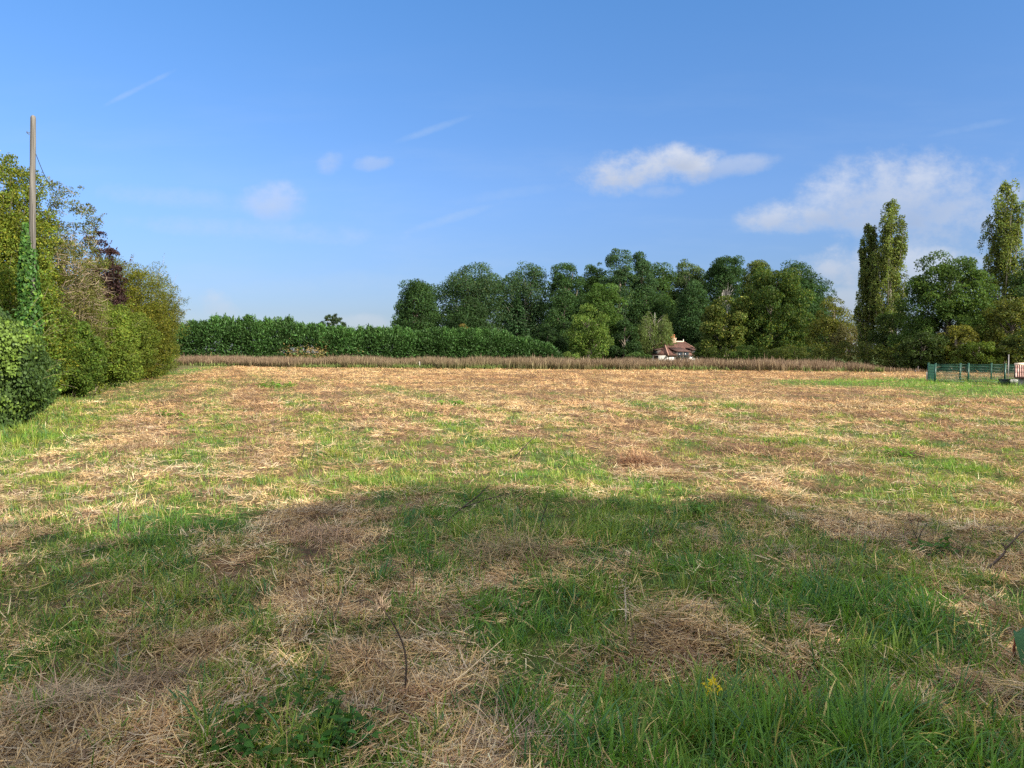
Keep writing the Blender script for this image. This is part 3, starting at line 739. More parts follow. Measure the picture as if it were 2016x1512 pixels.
def pine():
    rg = np.random.default_rng(73)
    Y = 140; a = P(622, 700, Y)[0]; b = P(690, 700, Y)[0]; cx = (a + b) / 2; w = (b - a) / 2; z0 = gz(cx, Y); H = P(0, 617, Y)[2] - z0
    root = thing("pine_tree", "dark rounded pine top showing above the conifer hedge", "tree", (cx, Y, z0))
    tm, crown = MB(), MB()
    tm.tube([[cx, Y, z0 - 0.2], [cx, Y, z0 + H * 0.85]], [0.25, 0.12], (0.16, 0.10, 0.07), 7)
    for k in range(120):
        d = nrm(rg.normal(0, 1, 3) * np.array([1, 1, 0.8]) + np.array([0, 0, 0.35]))
        c0 = np.array([cx, Y, z0 + H * 0.60]) + d * np.array([w * 0.92, w * 0.92, H * 0.36]) * (0.6 + 0.4 * rg.random() ** 0.5)
        if k % 4 == 0:
            limb(tm, [cx, Y, z0 + H * 0.5], c0, 0.07, 0.02, (0.16, 0.10, 0.07), rg)
        m = 60
        ax = nrm(rdir(rg, m) + d * 0.5 + np.array([0, 0, 0.6]))
        leaf_quads(crown, c0 + ax * 0.3, ax, rdir(rg, m), 0.62 * (0.7 + 0.5 * rg.random(m)), 0.09 * np.ones(m), palette(rg, m, (0.036, 0.056, 0.036), 0.3))
    tm.build("trunk", M_bark, root); crown.build("crown", M_needle, root)
pine()

# ---- the long conifer hedge
def long_hedge():
    rg = np.random.default_rng(81)
    X = [(-44, 92.5), (-35, 95), (-14, 103), (6.5, 111)]
    X = np.array(X, float)
    root = thing("conifer_hedge", "long dark green conifer hedge with feathery top behind the dried weeds", "hedge", (X[0, 0], X[0, 1], 0))
    fo, st, dead = MB(), MB(), MB()
    seg = X[-1] - X[0]; Ln = np.hypot(*seg); T = seg / Ln; Nn = np.array([T[1], -T[0]])     # Nn points to the viewer
    s = 0.6; k = 0
    while s < Ln:
        c = X[0] + T * s
        pxl = 1008 + F * c[0] / c[1]
        top_px = np.interp(pxl, [300, 360, 420, 470, 560, 620, 680, 730, 830, 960, 1000, 1060, 1090], [637, 634, 627, 622, 626, 636, 644, 640, 647, 645, 655, 668, 690])
        z0 = gz(*c); H = P(pxl, top_px, c[1])[2] - z0 - 0.3 + rg.normal(0, 0.22); hue = 0.72 + 0.56 * rg.random()
        r = 1.15 + 0.35 * rg.random()
        st.tube([[c[0], c[1], z0 - 0.2], [c[0], c[1], z0 + H * 0.9]], [0.12, 0.02], (0.15, 0.11, 0.08), 6)
        nb = 240
        t = rg.random(nb) ** 0.9
        ph = math.atan2(Nn[1], Nn[0]) + rg.normal(0, 1.15, nb)
        rl = r * np.where(t < 0.72, 1.0 + 0.12 * np.sin(t * 9 + k), 1.0 - ((t - 0.72) / 0.28) ** 1.3 * 0.85) * (0.7 + 0.45 * rg.random(nb))
        zb = z0 + t * H
        hole = np.zeros(nb, bool)
        px_at = pxl
        if 560 < px_at < 652:
            hole = (t < 0.42) & (rg.random(nb) < 0.8)
        m = 15
        d = np.stack([np.cos(ph), np.sin(ph), 0 * ph], 1)
        e = np.stack([c[0] + rl * d[:, 0], c[1] + rl * d[:, 1], zb], 1)
        dd = np.repeat(d, m, 0); ee = np.repeat(e, m, 0); tt = np.repeat(t, m); N = len(ee)
        off = rg.normal(0, 1, (N, 3)) * np.array([0.24, 0.24, 0.17]) - dd * np.abs(rg.normal(0, 0.2, (N, 1)))
        ax = dd * 0.9 + rg.normal(0, 0.45, (N, 3)) + np.array([0, 0, 1.0]) * (tt[:, None] * 1.5 - 0.35)
        nr = np.array([0, 0, 0.8]) + dd * 0.4 + rg.normal(0, 0.5, (N, 3))
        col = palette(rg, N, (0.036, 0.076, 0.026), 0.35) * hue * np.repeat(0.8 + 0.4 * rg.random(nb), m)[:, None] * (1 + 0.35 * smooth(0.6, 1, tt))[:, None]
        kp = ~np.repeat(hole, m)
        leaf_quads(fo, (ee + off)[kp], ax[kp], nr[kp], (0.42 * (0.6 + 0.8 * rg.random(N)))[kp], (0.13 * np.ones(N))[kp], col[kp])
        # feathery leaders
        for q in range(4):
            bx = c + rg.normal(0, 0.55, 2); zt = z0 + H * (0.9 + 0.2 * rg.random()); M_ = 30
            u = rg.random(M_)
            cc = np.stack([bx[0] + rg.normal(0, 0.16, M_) * (1.1 - u), bx[1] + rg.normal(0, 0.16, M_) * (1.1 - u), zt - 0.9 + u * 0.95], 1)
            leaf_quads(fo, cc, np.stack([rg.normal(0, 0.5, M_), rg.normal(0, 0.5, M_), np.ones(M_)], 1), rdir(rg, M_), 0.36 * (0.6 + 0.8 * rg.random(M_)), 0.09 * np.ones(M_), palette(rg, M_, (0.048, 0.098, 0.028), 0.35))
        if hole.any() or rg.random() < 0.12:
            for q in range(26 if hole.any() else 5):
                zz = z0 + rg.random() * H * 0.45
                ph_ = math.atan2(Nn[1], Nn[0]) + rg.normal(0, 0.8)
                e_ = np.array([c[0] + math.cos(ph_) * r * 0.9, c[1] + math.sin(ph_) * r * 0.9, zz + rg.normal(0, 0.4)])
                dead.tube([[c[0], c[1], zz], (np.array([c[0], c[1], zz]) + e_) / 2 + rg.normal(0, 0.15, 3), e_], [0.05, 0.035, 0.015], np.array([0.30, 0.22, 0.14]) * (0.6 + 0.7 * rg.random()), 4, cap=False)
                mm = 22
                leaf_quads(dead, e_ + rg.normal(0, 0.28, (mm, 3)), rdir(rg, mm), rdir(rg, mm), 0.3 * np.ones(mm), 0.07 * np.ones(mm), palette(rg, mm, (0.20, 0.135, 0.07), 0.4))
        s += 1.15 + 0.3 * rg.random(); k += 1
    fo.build("foliage", M_needle, root); st.build("trunk", M_bark, root)
    tag(dead.build("bare_branches", M_twig, root), "brown dead patch of bare branches low in the hedge")
long_hedge()

# ---- low hedges on the right
def low_hedge(name, label, pts, h, dep, seed, base_col, leaf=0.16, n=3.2, alt=None):
    rg = np.random.default_rng(seed)
    pts = np.array(pts, float)
    root = thing(name, label, "hedge", (pts[0, 0], pts[0, 1], gz(*pts[0])))
    fo = MB()
    for i in range(len(pts) - 1):
        a, b = pts[i], pts[i + 1]
        L = np.hypot(*(b - a)[:2]); m = int(L * n)
        t = rg.random(m)
        c = a[None] + (b - a)[None] * t[:, None]
        hh = h[i] + (h[i + 1] - h[i]) * t
        hh = hh * (0.85 + 0.35 * fbm(c[:, 0] * 0.6, c[:, 1] * 0.6, seed, 3))
        z = ground_z(c[:, 0], c[:, 1])
        nlev = 5
        for q in range(nlev):
            f = (q + rg.random(m)) / nlev
            wd = dep * (0.6 + 0.4 * np.sin(f * math.pi))
            ph = rg.random(m) * 6.283
            C = np.stack([c[:, 0] + np.cos(ph) * wd * 0.5, c[:, 1] + np.sin(ph) * wd * 0.5, z + f * hh * 0.92], 1)
            D = np.stack([np.cos(ph) * 0.7, np.sin(ph) * 0.7 - 0.3, f], 1)
            clump_leaves(fo, rg, C, D, 0.42, 36, leaf, leaf * 0.55, base_col, 0.35, alt, 0.12, 0.85)
        for q in range(max(2, m // 5)):
            fo.tube([[c[q, 0], c[q, 1], z[q] - 0.1], [c[q, 0] + rg.normal(0, 0.2), c[q, 1] + rg.normal(0, 0.2), z[q] + hh[q] * 0.8]], [0.03, 0.012], (0.12, 0.09, 0.06), 5, cap=False)
    fo.build("foliage", M_leaf, root)
a = P(1362, 700, 92); b = P(1545, 700, 88)
low_hedge("field_hedge", "low clipped looking hedge right of the cottage behind the weeds", [a[:2], b[:2]], [1.9, 1.8], 1.6, 91, (0.060, 0.082, 0.024), 0.2, 2.6, (0.10, 0.12, 0.03))
a = P(1530, 700, 84); b = P(1640, 700, 74); c = P(1760, 700, 65); d = P(1880, 700, 58.5); e = P(2060, 700, 54)
low_hedge("bramble_hedge", "wild olive hedge with dark foot running to the green fence", [a[:2], b[:2], c[:2], d[:2], e[:2]], [2.0, 2.3, 2.2, 2.0, 2.2], 2.0, 92, (0.052, 0.066, 0.020), 0.17, 3.0, (0.11, 0.11, 0.03))
tree("bush", "small rounded green bush sticking out of the low hedge, right of the cottage", 86, 1440, 1496, 680, (0.062, 0.096, 0.03), cat="bush", seed=95, lobes=OVAL, nclump=40, nleaf=110, leaf=0.18, low=0.0, rc=0.45, limbs=6)

# ------------------------------------------------------------------ left side: ivy bank, shrubs, pole
def ivy_leaves(mb, rg, c, nr, s, base, var=0.35, alt=None, altp=0.1):
    n = len(c)
    ax = np.array([0, 0, -1.0]) + rg.normal(0, 0.5, (n, 3))
    leaf_quads(mb, c, ax, nr + rg.normal(0, 0.45, (n, 3)), s * (0.6 + 0.8 * rg.random(n)), s * 0.85 * (0.6 + 0.8 * rg.random(n)), palette(rg, n, base, var, alt, altp), 0.12)

def ivy_bank():
    rg = np.random.default_rng(101)
    root = thing("ivy_bank", "thick bank of dark glossy ivy at the left edge of the field", "ivy", (-10.4, 15.6, 0))
    fo = MB()
    A = np.array([-12.0, 13.2]); B = np.array([-12.6, 20.8])
    # bumpy face: towards the field and the viewer
    ctrl = np.array([[-12.2, 13.4], [-10.6, 14.2], [-9.95, 15.2], [-10.9, 17.0], [-12.6, 20.0], [-14.3, 23.2]])
    tt = np.linspace(0, 1, len(ctrl))
    n = 62000
    u = rg.random(n) ** 1.0
    cx = np.interp(u, tt, ctrl[:, 0]); cy = np.interp(u, tt, ctrl[:, 1])
    tx = np.gradient(np.interp(np.linspace(0, 1, 200), tt, ctrl[:, 0])); ty = np.gradient(np.interp(np.linspace(0, 1, 200), tt, ctrl[:, 1]))
    iu = (u * 199).astype(int)
    N2 = nrm(np.stack([ty[iu], -tx[iu], 0 * tx[iu]], 1))
    Htop = np.interp(u, [0, 0.25, 0.5, 0.8, 1], [2.55, 2.5, 2.45, 2.3, 2.0]) + (fbm(u * 14, 0 * u, 6, 3) - 0.5) * 0.7
    v = rg.random(n) ** 0.85
    bulge = (fbm(u * 11, v * 4, 7, 3) - 0.5) * 1.0 + 0.18 * np.sin(v * math.pi) - 0.9 * smooth(0.75, 1, v)
    layer = np.abs(rg.normal(0, 0.22, n))
    c = np.stack([cx, cy, v * Htop], 1) + N2 * (bulge - layer)[:, None] + rg.normal(0, 0.05, (n, 3))
    # dark holes in the curtain
    hol = np.zeros(n, bool)
    for hu, hv, hr in ((0.78, 0.72, 0.05), (0.8, 0.5, 0.03), (0.02, 0.35, 0.05), (0.55, 0.45, 0.02), (0.3, 0.12, 0.03)):
        hol |= ((u - hu) ** 2 + ((v - hv) * 0.35) ** 2 < hr ** 2)
    c = c[~hol]; nn = (N2 + np.array([0, 0, 0.5]))[~hol]
    young = fbm(u * 9, v * 5, 17, 3)[~hol]
    k = len(c)
    base = np.where((young + 0.12 * v[~hol] + rg.normal(0, 0.05, k) > 0.70)[:, None], np.array([[0.11, 0.17, 0.028]]), np.array([[0.044, 0.078, 0.016]]))
    ax = np.array([0, 0, -1.0]) + rg.normal(0, 0.55, (k, 3))
    s = 0.062 * (0.55 + 0.8 * rg.random(k))
    leaf_quads(fo, c, ax, nn + rg.normal(0, 0.4, (k, 3)), s, s * 0.9, base * (0.65 + 0.7 * rg.random((k, 1))), 0.1)
    # inner thicket of darker leaves that closes the bank
    C = np.stack([cx[:900] - N2[:900, 0] * (0.7 + rg.random(900) * 1.3), cy[:900] - N2[:900, 1] * (0.7 + rg.random(900) * 1.3), v[:900] * Htop[:900] * 0.95], 1)
    clump_leaves(fo, rg, C, N2[:900] * 1.0, 0.4, 22, 0.11, 0.09, (0.03, 0.06, 0.02), 0.3)
    for q in range(40):
        i = rg.integers(0, n)
        p0 = np.array([cx[i], cy[i], 0]) - N2[i] * 1.1
        p1 = p0 + np.array([rg.normal(0, 0.3), rg.normal(0, 0.3), Htop[i] * 0.9])
        fo.tube([p0, (p0 + p1) / 2 + rg.normal(0, 0.12, 3), p1], [0.035, 0.025, 0.012], (0.16, 0.12, 0.085), 5, cap=False)
    for q in range(26):      # loose runners sticking out
        i = rg.integers(0, n)
        p0 = np.array([cx[i], cy[i], v[i] * Htop[i]]) + N2[i] * 0.2
        p1 = p0 + N2[i] * (0.2 + 0.35 * rg.random()) + np.array([0, 0, 0.35 * rg.random() + 0.05])
        fo.tube([p0, (p0 + p1) / 2 + np.array([0, 0, 0.05]), p1], [0.006, 0.005, 0.003], (0.20, 0.19, 0.08), 4, cap=False)
        t_ = rg.random((9, 1)); ivy_leaves(fo, rg, p0 + (p1 - p0) * t_ + rg.normal(0, 0.03, (9, 3)), np.repeat(N2[i:i + 1], 9, 0), 0.07, (0.11, 0.17, 0.03))
    fo.build("foliage", M_ivy, root)
ivy_bank()

def pole():
    rg = np.random.default_rng(103)
    Y = 22.0
    b = P(60, 700, Y); t = P(65, 233, Y)
    x = b[0]; z1 = t[2]
    root = thing("utility_pole", "old weathered wooden pole rising bare above the ivy, without wires", "pole", (x, Y, 0))
    mb = MB()
    n = 26; q = np.linspace(0, 1, n)
    pts = np.stack([x + (t[0] - x) * q + 0.005 * np.sin(q * 7), Y + 0 * q, q * z1], 1)
    pts = np.concatenate([pts, [[t[0], Y, z1 + 0.05], [t[0] - 0.02, Y, z1 + 0.085]]])
    rad = np.concatenate([np.interp(q, [0, 1], [0.105, 0.070]) * (1 + 0.03 * rg.normal(0, 1, n)), [0.065, 0.02]])
    col = np.array([0.118, 0.108, 0.094])
    mb.tube(pts, rad, col, 14)
    # long drying cracks
    for k in range(7):
        th = rg.random() * 6.28; za = z1 * (0.45 + 0.5 * rg.random()); ln = 0.5 + rg.random()
        zz = np.linspace(za - ln, za, 5); rr = np.interp(zz / z1, [0, 1], [0.105, 0.070]) * 0.985
        xx = np.interp(zz, pts[:, 2], pts[:, 0])
        mb.tube(np.stack([xx + rr * math.cos(th), Y + rr * math.sin(th), zz], 1), 0.007, (0.06, 0.05, 0.04), 4)
    mb.build("post", M_pole, root, True)
    z = P(0, 262, Y)[2]; hw = MB()
    xx = np.interp(z, pts[:, 2], pts[:, 0])
    hw.tube([[xx - 0.08, Y - 0.03, z], [xx - 0.15, Y - 0.03, z], [xx - 0.155, Y - 0.03, z + 0.05]], 0.011, (0.06, 0.055, 0.05), 6)
    hw.tube([[xx - 0.09, Y - 0.03, z - 0.06], [xx - 0.12, Y - 0.03, z - 0.03], [xx - 0.17, Y - 0.03, z + 0.005]], 0.008, (0.06, 0.055, 0.05), 6)
    hw.build("iron_hook", M_metal, root)
    wr = MB(); p0, p1 = P(68, 296, Y), P(106, 376, Y + 1.5); tq = np.linspace(0, 1, 8)[:, None]
    wr.tube(p0 + (p1 - p0) * tq - np.array([0, 0, 0.12]) * np.sin(tq * math.pi), 0.009, (0.05, 0.05, 0.05), 5)
    wr.build("loose_wire", M_metal, root)
    # ivy that climbs the pole: a plant of its own
    iv = thing("climbing_ivy", "dark column of ivy climbing the lower half of the wooden pole", "ivy", (x, Y, 0))
    fo = MB()
    zt = P(0, 440, Y)[2]
    n = 5200
    v = rg.random(n) ** 0.8
    th = rg.random(n) * 6.283
    w = 0.10 + 0.20 * np.interp(v, [0, 0.5, 0.8, 0.93, 1], [1.3, 1.0, 0.75, 0.25, 0.02]) * (0.55 + 0.9 * fbm(th * 0.8, v * 12, 4, 3))
    o = np.stack([np.cos(th), np.sin(th), 0 * th], 1)
    c = np.stack([x + 0 * v, Y + 0 * v, v * zt], 1) + o * (w * (0.55 + 0.5 * rg.random(n)))[:, None]
    ivy_leaves(fo, rg, c, o + np.array([0, 0, 0.4]), 0.10, (0.038, 0.088, 0.022), 0.4, (0.09, 0.15, 0.03), 0.18)
    for k in range(6):
        th0 = k * 1.05; zz = np.linspace(0, zt * 0.96, 14)
        fo.tube(np.stack([x + (0.13) * np.cos(th0 + zz * 0.4), Y + 0.13 * np.sin(th0 + zz * 0.4), zz], 1), 0.012, (0.15, 0.11, 0.08), 5)
    fo.build("foliage", M_ivy, iv)
pole()

def twiggy(name, label, Y, x0, x1, ztop_px, seed, base_col, n_stem=26, leaf=0.07, dens=70, bare=0.0, cat="shrub", twig=(0.22, 0.18, 0.13), low=0.0, spread=0.75, alt=None, altp=0.12, asp=0.5, basepx=None, fan=1.0, rough=0.1, fill=0, fden=130, flow=0.0, nt=13, tangle=0):
    """shrub or small tree of many arching stems that carry side twigs and leaves"""
    rg = np.random.default_rng(seed)
    a = P(x0, 700, Y)[0]; b = P(x1, 700, Y)[0]; cx = (a + b) / 2; w = (b - a) / 2; z0 = gz(cx, Y); H = P(0, ztop_px, Y)[2] - z0
    bx = P(basepx, 700, Y)[0] if basepx is not None else cx
    root = thing(name, label, cat, (bx, Y, z0))
    fo, st = MB(), MB()
    tc = np.array(twig)
    for k in range(n_stem):
        th = rg.random() * 6.283; rr = math.sqrt(rg.random()) * spread
        ex, ey = cx + w * rr * math.cos(th), Y + w * rr * math.sin(th)
        ez = z0 + H * (1 - 0.45 * rr ** 2) * (0.72 + 0.28 * rg.random())
        s = np.array([bx + w * 0.12 * math.cos(th), Y + w * 0.12 * math.sin(th), z0 - 0.1])
        e = np.array([ex, ey, ez])
        m = s + (e - s) * np.array([0.35, 0.35, 0.55]) + rg.normal(0, rough, 3)
        t = np.linspace(0, 1, 9)[:, None]
        pts = s * (1 - t) ** 2 + 2 * t * (1 - t) * m + t * t * e
        r0 = 0.008 + 0.0032 * H
        st.tube(pts, np.linspace(r0, 0.004, 9), tc * (0.75 + 0.5 * rg.random()), 5, cap=False)
        for j in range(nt):
            q = low + (1 - low) * (0.22 + 0.78 * rg.random())
            p0 = s * (1 - q) ** 2 + 2 * q * (1 - q) * m + q * q * e
            out = nrm(np.array([math.cos(th), math.sin(th), 0.6]) * 0.5 * fan + rg.normal(0, 0.7, 3) + np.array([0, 0, 0.45]))
            ln = (0.16 + 0.3 * rg.random()) * w * 0.55 + 0.12
            p1 = p0 + out * ln; pm = (p0 + p1) / 2 + rg.normal(0, 0.05, 3)
            st.tube([p0, pm, p1], [0.007, 0.005, 0.0025], tc * (0.75 + 0.5 * rg.random()), 3, cap=False)
            if rg.random() < bare: continue
            nl = rg.poisson(dens)
            tt = rg.random((nl, 1))
            c = p0 * (1 - tt) + p1 * tt + rg.normal(0, 0.055 + 0.05 * ln, (nl, 3))
            sz = leaf * (0.6 + 0.8 * rg.random(nl))
            leaf_quads(fo, c, rdir(rg, nl) + out * 0.7, np.array([0, 0, 0.6]) + rdir(rg, nl), sz, sz * asp, palette(rg, nl, base_col, 0.35, alt, altp) * (0.8 + 0.4 * rg.random()))
    for k in range(tangle):         # crossing dead twigs
        p0 = np.array([cx, Y, z0 + 0.62 * H]) + rdir(rg, 1)[0] * np.array([w, w, 0.36 * H]) * rg.random() ** 0.4
        e0 = p0 + rdir(rg, 1)[0] * np.array([1, 1, 0.6]) * (0.3 + 0.6 * rg.random())
        st.tube([p0, (p0 + e0) / 2 + rg.normal(0, 0.08, 3), e0], [0.012, 0.009, 0.004], tc * (0.8 + 0.7 * rg.random()), 3, cap=False)
    if fill:
        lob = [(cx, Y, z0 + (0.5 + flow * 0.5) * H, w * 0.92, w * 0.92, (0.5 - flow * 0.5) * H * 0.95), (cx - 0.35 * w, Y - 0.1 * w, z0 + (0.38 + flow * 0.4) * H, w * 0.55, w * 0.6, H * 0.34), (cx + 0.3 * w, Y - 0.3 * w, z0 + (0.36 + flow * 0.4) * H, w * 0.6, w * 0.6, H * 0.32)]
        C, D = clumps_in(rg, lob, fill, 0.5, z0 + 0.05)
        clump_leaves(fo, rg, C, D, 0.17 * w + 0.1, fden, leaf, leaf * asp, base_col, 0.35, alt, altp, 0.8, cvar=0.35)
        for k in rg.integers(0, len(C), max(fill // 3, 12)):      # young shoots standing out of the mass
            o_ = nrm(D[k] * np.array([1, 1, 0.6]) + np.array([0, 0, 0.7]) + rg.normal(0, 0.35, 3)); ln = (0.25 + 0.75 * rg.random() ** 1.5) * min(1.0, 0.22 * H)
            p0 = C[k] + o_ * (0.1 * w); p1 = p0 + o_ * ln + rg.normal(0, 0.06, 3)
            st.tube([p0, (p0 + p1) / 2 + rg.normal(0, 0.03, 3), p1], [0.007, 0.005, 0.002], tc * (0.8 + 0.5 * rg.random()), 3, cap=False)
            nl = 10 + rg.integers(0, 22); tt = rg.random((nl, 1)); sz = leaf * (0.6 + 0.8 * rg.random(nl))
            leaf_quads(fo, p0 + (p1 - p0) * tt + rg.normal(0, 0.045, (nl, 3)), rdir(rg, nl) + o_ * 0.6, np.array([0, 0, 0.6]) + rdir(rg, nl), sz, sz * asp, palette(rg, nl, base_col, 0.35, alt, altp) * (0.85 + 0.5 * rg.random()))
    st.build("stems", M_twig, root); fo.build("foliage", M_leaf, root)

twiggy("garden_tree", "tall yellow green tree behind the wooden pole", 27, -110, 106, 285, 111, (0.105, 0.130, 0.026), 54, 0.085, 90, cat="tree", spread=0.95, alt=(0.20, 0.19, 0.035), altp=0.18, asp=0.6, low=0.1, fill=420, flow=0.12, fden=170)
twiggy("garden_tree", "thin leaved small tree with bare outer twigs right of the pole", 31, 88, 206, 352, 112, (0.095, 0.105, 0.034), 16, 0.085, 36, bare=0.3, cat="tree", spread=0.95, alt=(0.17, 0.12, 0.05), altp=0.12, twig=(0.20, 0.17, 0.13), fill=150, fden=90, flow=0.25, nt=26, tangle=120)
twiggy("plum_tree", "dark purple leaved tree behind the shrubs", 40, 172, 248, 450, 113, (0.040, 0.020, 0.030), 30, 0.10, 55, cat="tree", spread=0.9, alt=(0.075, 0.04, 0.045), asp=0.6, twig=(0.14, 0.10, 0.09), fill=90, flow=0.3)
twiggy("dead_shrub", "tangled brown half dead shrub between the pole and the purple tree", 29.5, 84, 208, 466, 114, (0.112, 0.108, 0.042), 16, 0.065, 16, bare=0.5, spread=0.95, twig=(0.22, 0.165, 0.11), rough=0.35, fill=190, fden=70, flow=0.1, nt=22, tangle=420)
twiggy("shrub", "dense olive gold shrub at the right end of the left thicket", 43, 130, 350, 520, 115, (0.088, 0.095, 0.018), 70, 0.085, 66, spread=0.92, alt=(0.17, 0.145, 0.028), altp=0.2, fan=1.3, fill=700, fden=170, flow=0.02)
twiggy("shrub", "grey green shrub with long upright sprays reaching into the sky", 49, 246, 366, 505, 116, (0.095, 0.115, 0.050), 46, 0.085, 26, bare=0.1, spread=0.98, asp=0.4, basepx=290, fill=110, fden=110)
twiggy("shrub", "light green shrub with thin pale stems in front of the olive shrub", 33, 118, 262, 590, 117, (0.105, 0.140, 0.030), 60, 0.095, 58, spread=0.95, alt=(0.16, 0.17, 0.035), low=0.0, fill=420, fden=150)
twiggy("shrub", "yellow green shrub between the ivy bank and the pole", 24, -60, 130, 520, 118, (0.085, 0.118, 0.024), 56, 0.085, 60, spread=0.95, alt=(0.18, 0.17, 0.03), altp=0.14, fill=420, fden=150)
twiggy("shrub", "leafy green shrub right of the ivy bank, at its far end", 26.5, 92, 200, 640, 119, (0.072, 0.110, 0.026), 46, 0.09, 56, spread=0.95, alt=(0.13, 0.16, 0.03), fill=260, fden=150)
twiggy("shrub", "low dark green shrub under the olive gold shrub", 44, 235, 332, 640, 120, (0.072, 0.098, 0.024), 44, 0.085, 56, spread=0.98, alt=(0.15, 0.15, 0.03), fill=260, fden=150)
twiggy("shrub", "low yellowing shrub at the field corner beside the weeds", 53, 262, 345, 672, 121, (0.125, 0.138, 0.03), 40, 0.09, 40, spread=0.98, fill=70)
twiggy("shrub", "bushy green shrub in the middle of the left thicket, above the saplings", 39, 178, 300, 604, 123, (0.092, 0.118, 0.026), 40, 0.10, 50, spread=0.95, alt=(0.15, 0.16, 0.03), fill=360, fden=150)
twiggy("shrub", "dark olive shrub at the right foot of the thicket near the weeds", 48, 268, 346, 610, 124, (0.072, 0.088, 0.02), 36, 0.08, 40, spread=0.95, alt=(0.14, 0.14, 0.03), fill=220, fden=150)
twiggy("sapling", "slender pale stemmed sapling at the foot of the light green shrub", 27.5, 172, 200, 668, 122, (0.13, 0.15, 0.035), 4, 0.08, 16, cat="sapling", twig=(0.24, 0.20, 0.15), spread=1.6)

# tall hedge behind the viewpoint: its shadow lies over the near grass
def back_hedge():
    rg = np.random.default_rng(131)
    root = thing("tall_hedge", "tall leafy hedge behind the viewpoint whose shadow covers the near grass", "hedge", (13, -3.4, 0))
    fo, st = MB(), MB()
    n = 2900
    x = 1.0 + rg.random(n) * 31
    H = np.interp(x, [1, 4, 8, 9.5, 11.5, 12.6, 14, 16, 17, 18, 22, 32], [4.5, 6.8, 9.0, 9.4, 9.6, 10.3, 10.5, 10.1, 9.5, 9.0, 8.8, 8.6]) - 0.45 + (fbm(x * 1.5, 0 * x, 15, 3) - 0.5) * 1.9
    z = np.where(rg.random(n) < 0.3, H - 0.5 * rg.random(n), rg.random(n) ** 0.8 * H)
    thin = smooth(0.6, -0.6, x - 7.9 - (z - 6.2) * 1.04) * smooth(6.7, 7.7, z)
    keep = ((fbm(x * 0.9, z * 0.9, 19, 3) < 0.66) | (z > H - 0.7)) & (rg.random(n) > thin * 0.72) & ~((thin > 0.5) & (fbm(x * 1.4, z * 1.4, 23, 2) > 0.55))
    x, z, H = x[keep], z[keep], H[keep]; n = len(x)
    C = np.stack([x, -3.4 + rg.normal(0, 0.45, n), z], 1)
    D = np.stack([rg.normal(0, 0.4, n), np.sign(rg.normal(0, 1, n)), 0.3 + 0 * x], 1)
    clump_leaves(fo, rg, C, D, 0.5, 46, 0.20, 0.14, LGT, 0.3)
    for k in range(26):
        xx = 2 + k * 1.15 + rg.normal(0, 0.2)
        st.tube([[xx, -3.4, -0.2], [xx + rg.normal(0, 0.3), -3.4, 3], [xx + rg.normal(0, 0.6), -3.4, 6.5]], [0.12, 0.08, 0.03], (0.15, 0.12, 0.09), 6)
    fo.build("foliage", M_leaf, root); st.build("stems", M_bark, root)
back_hedge()

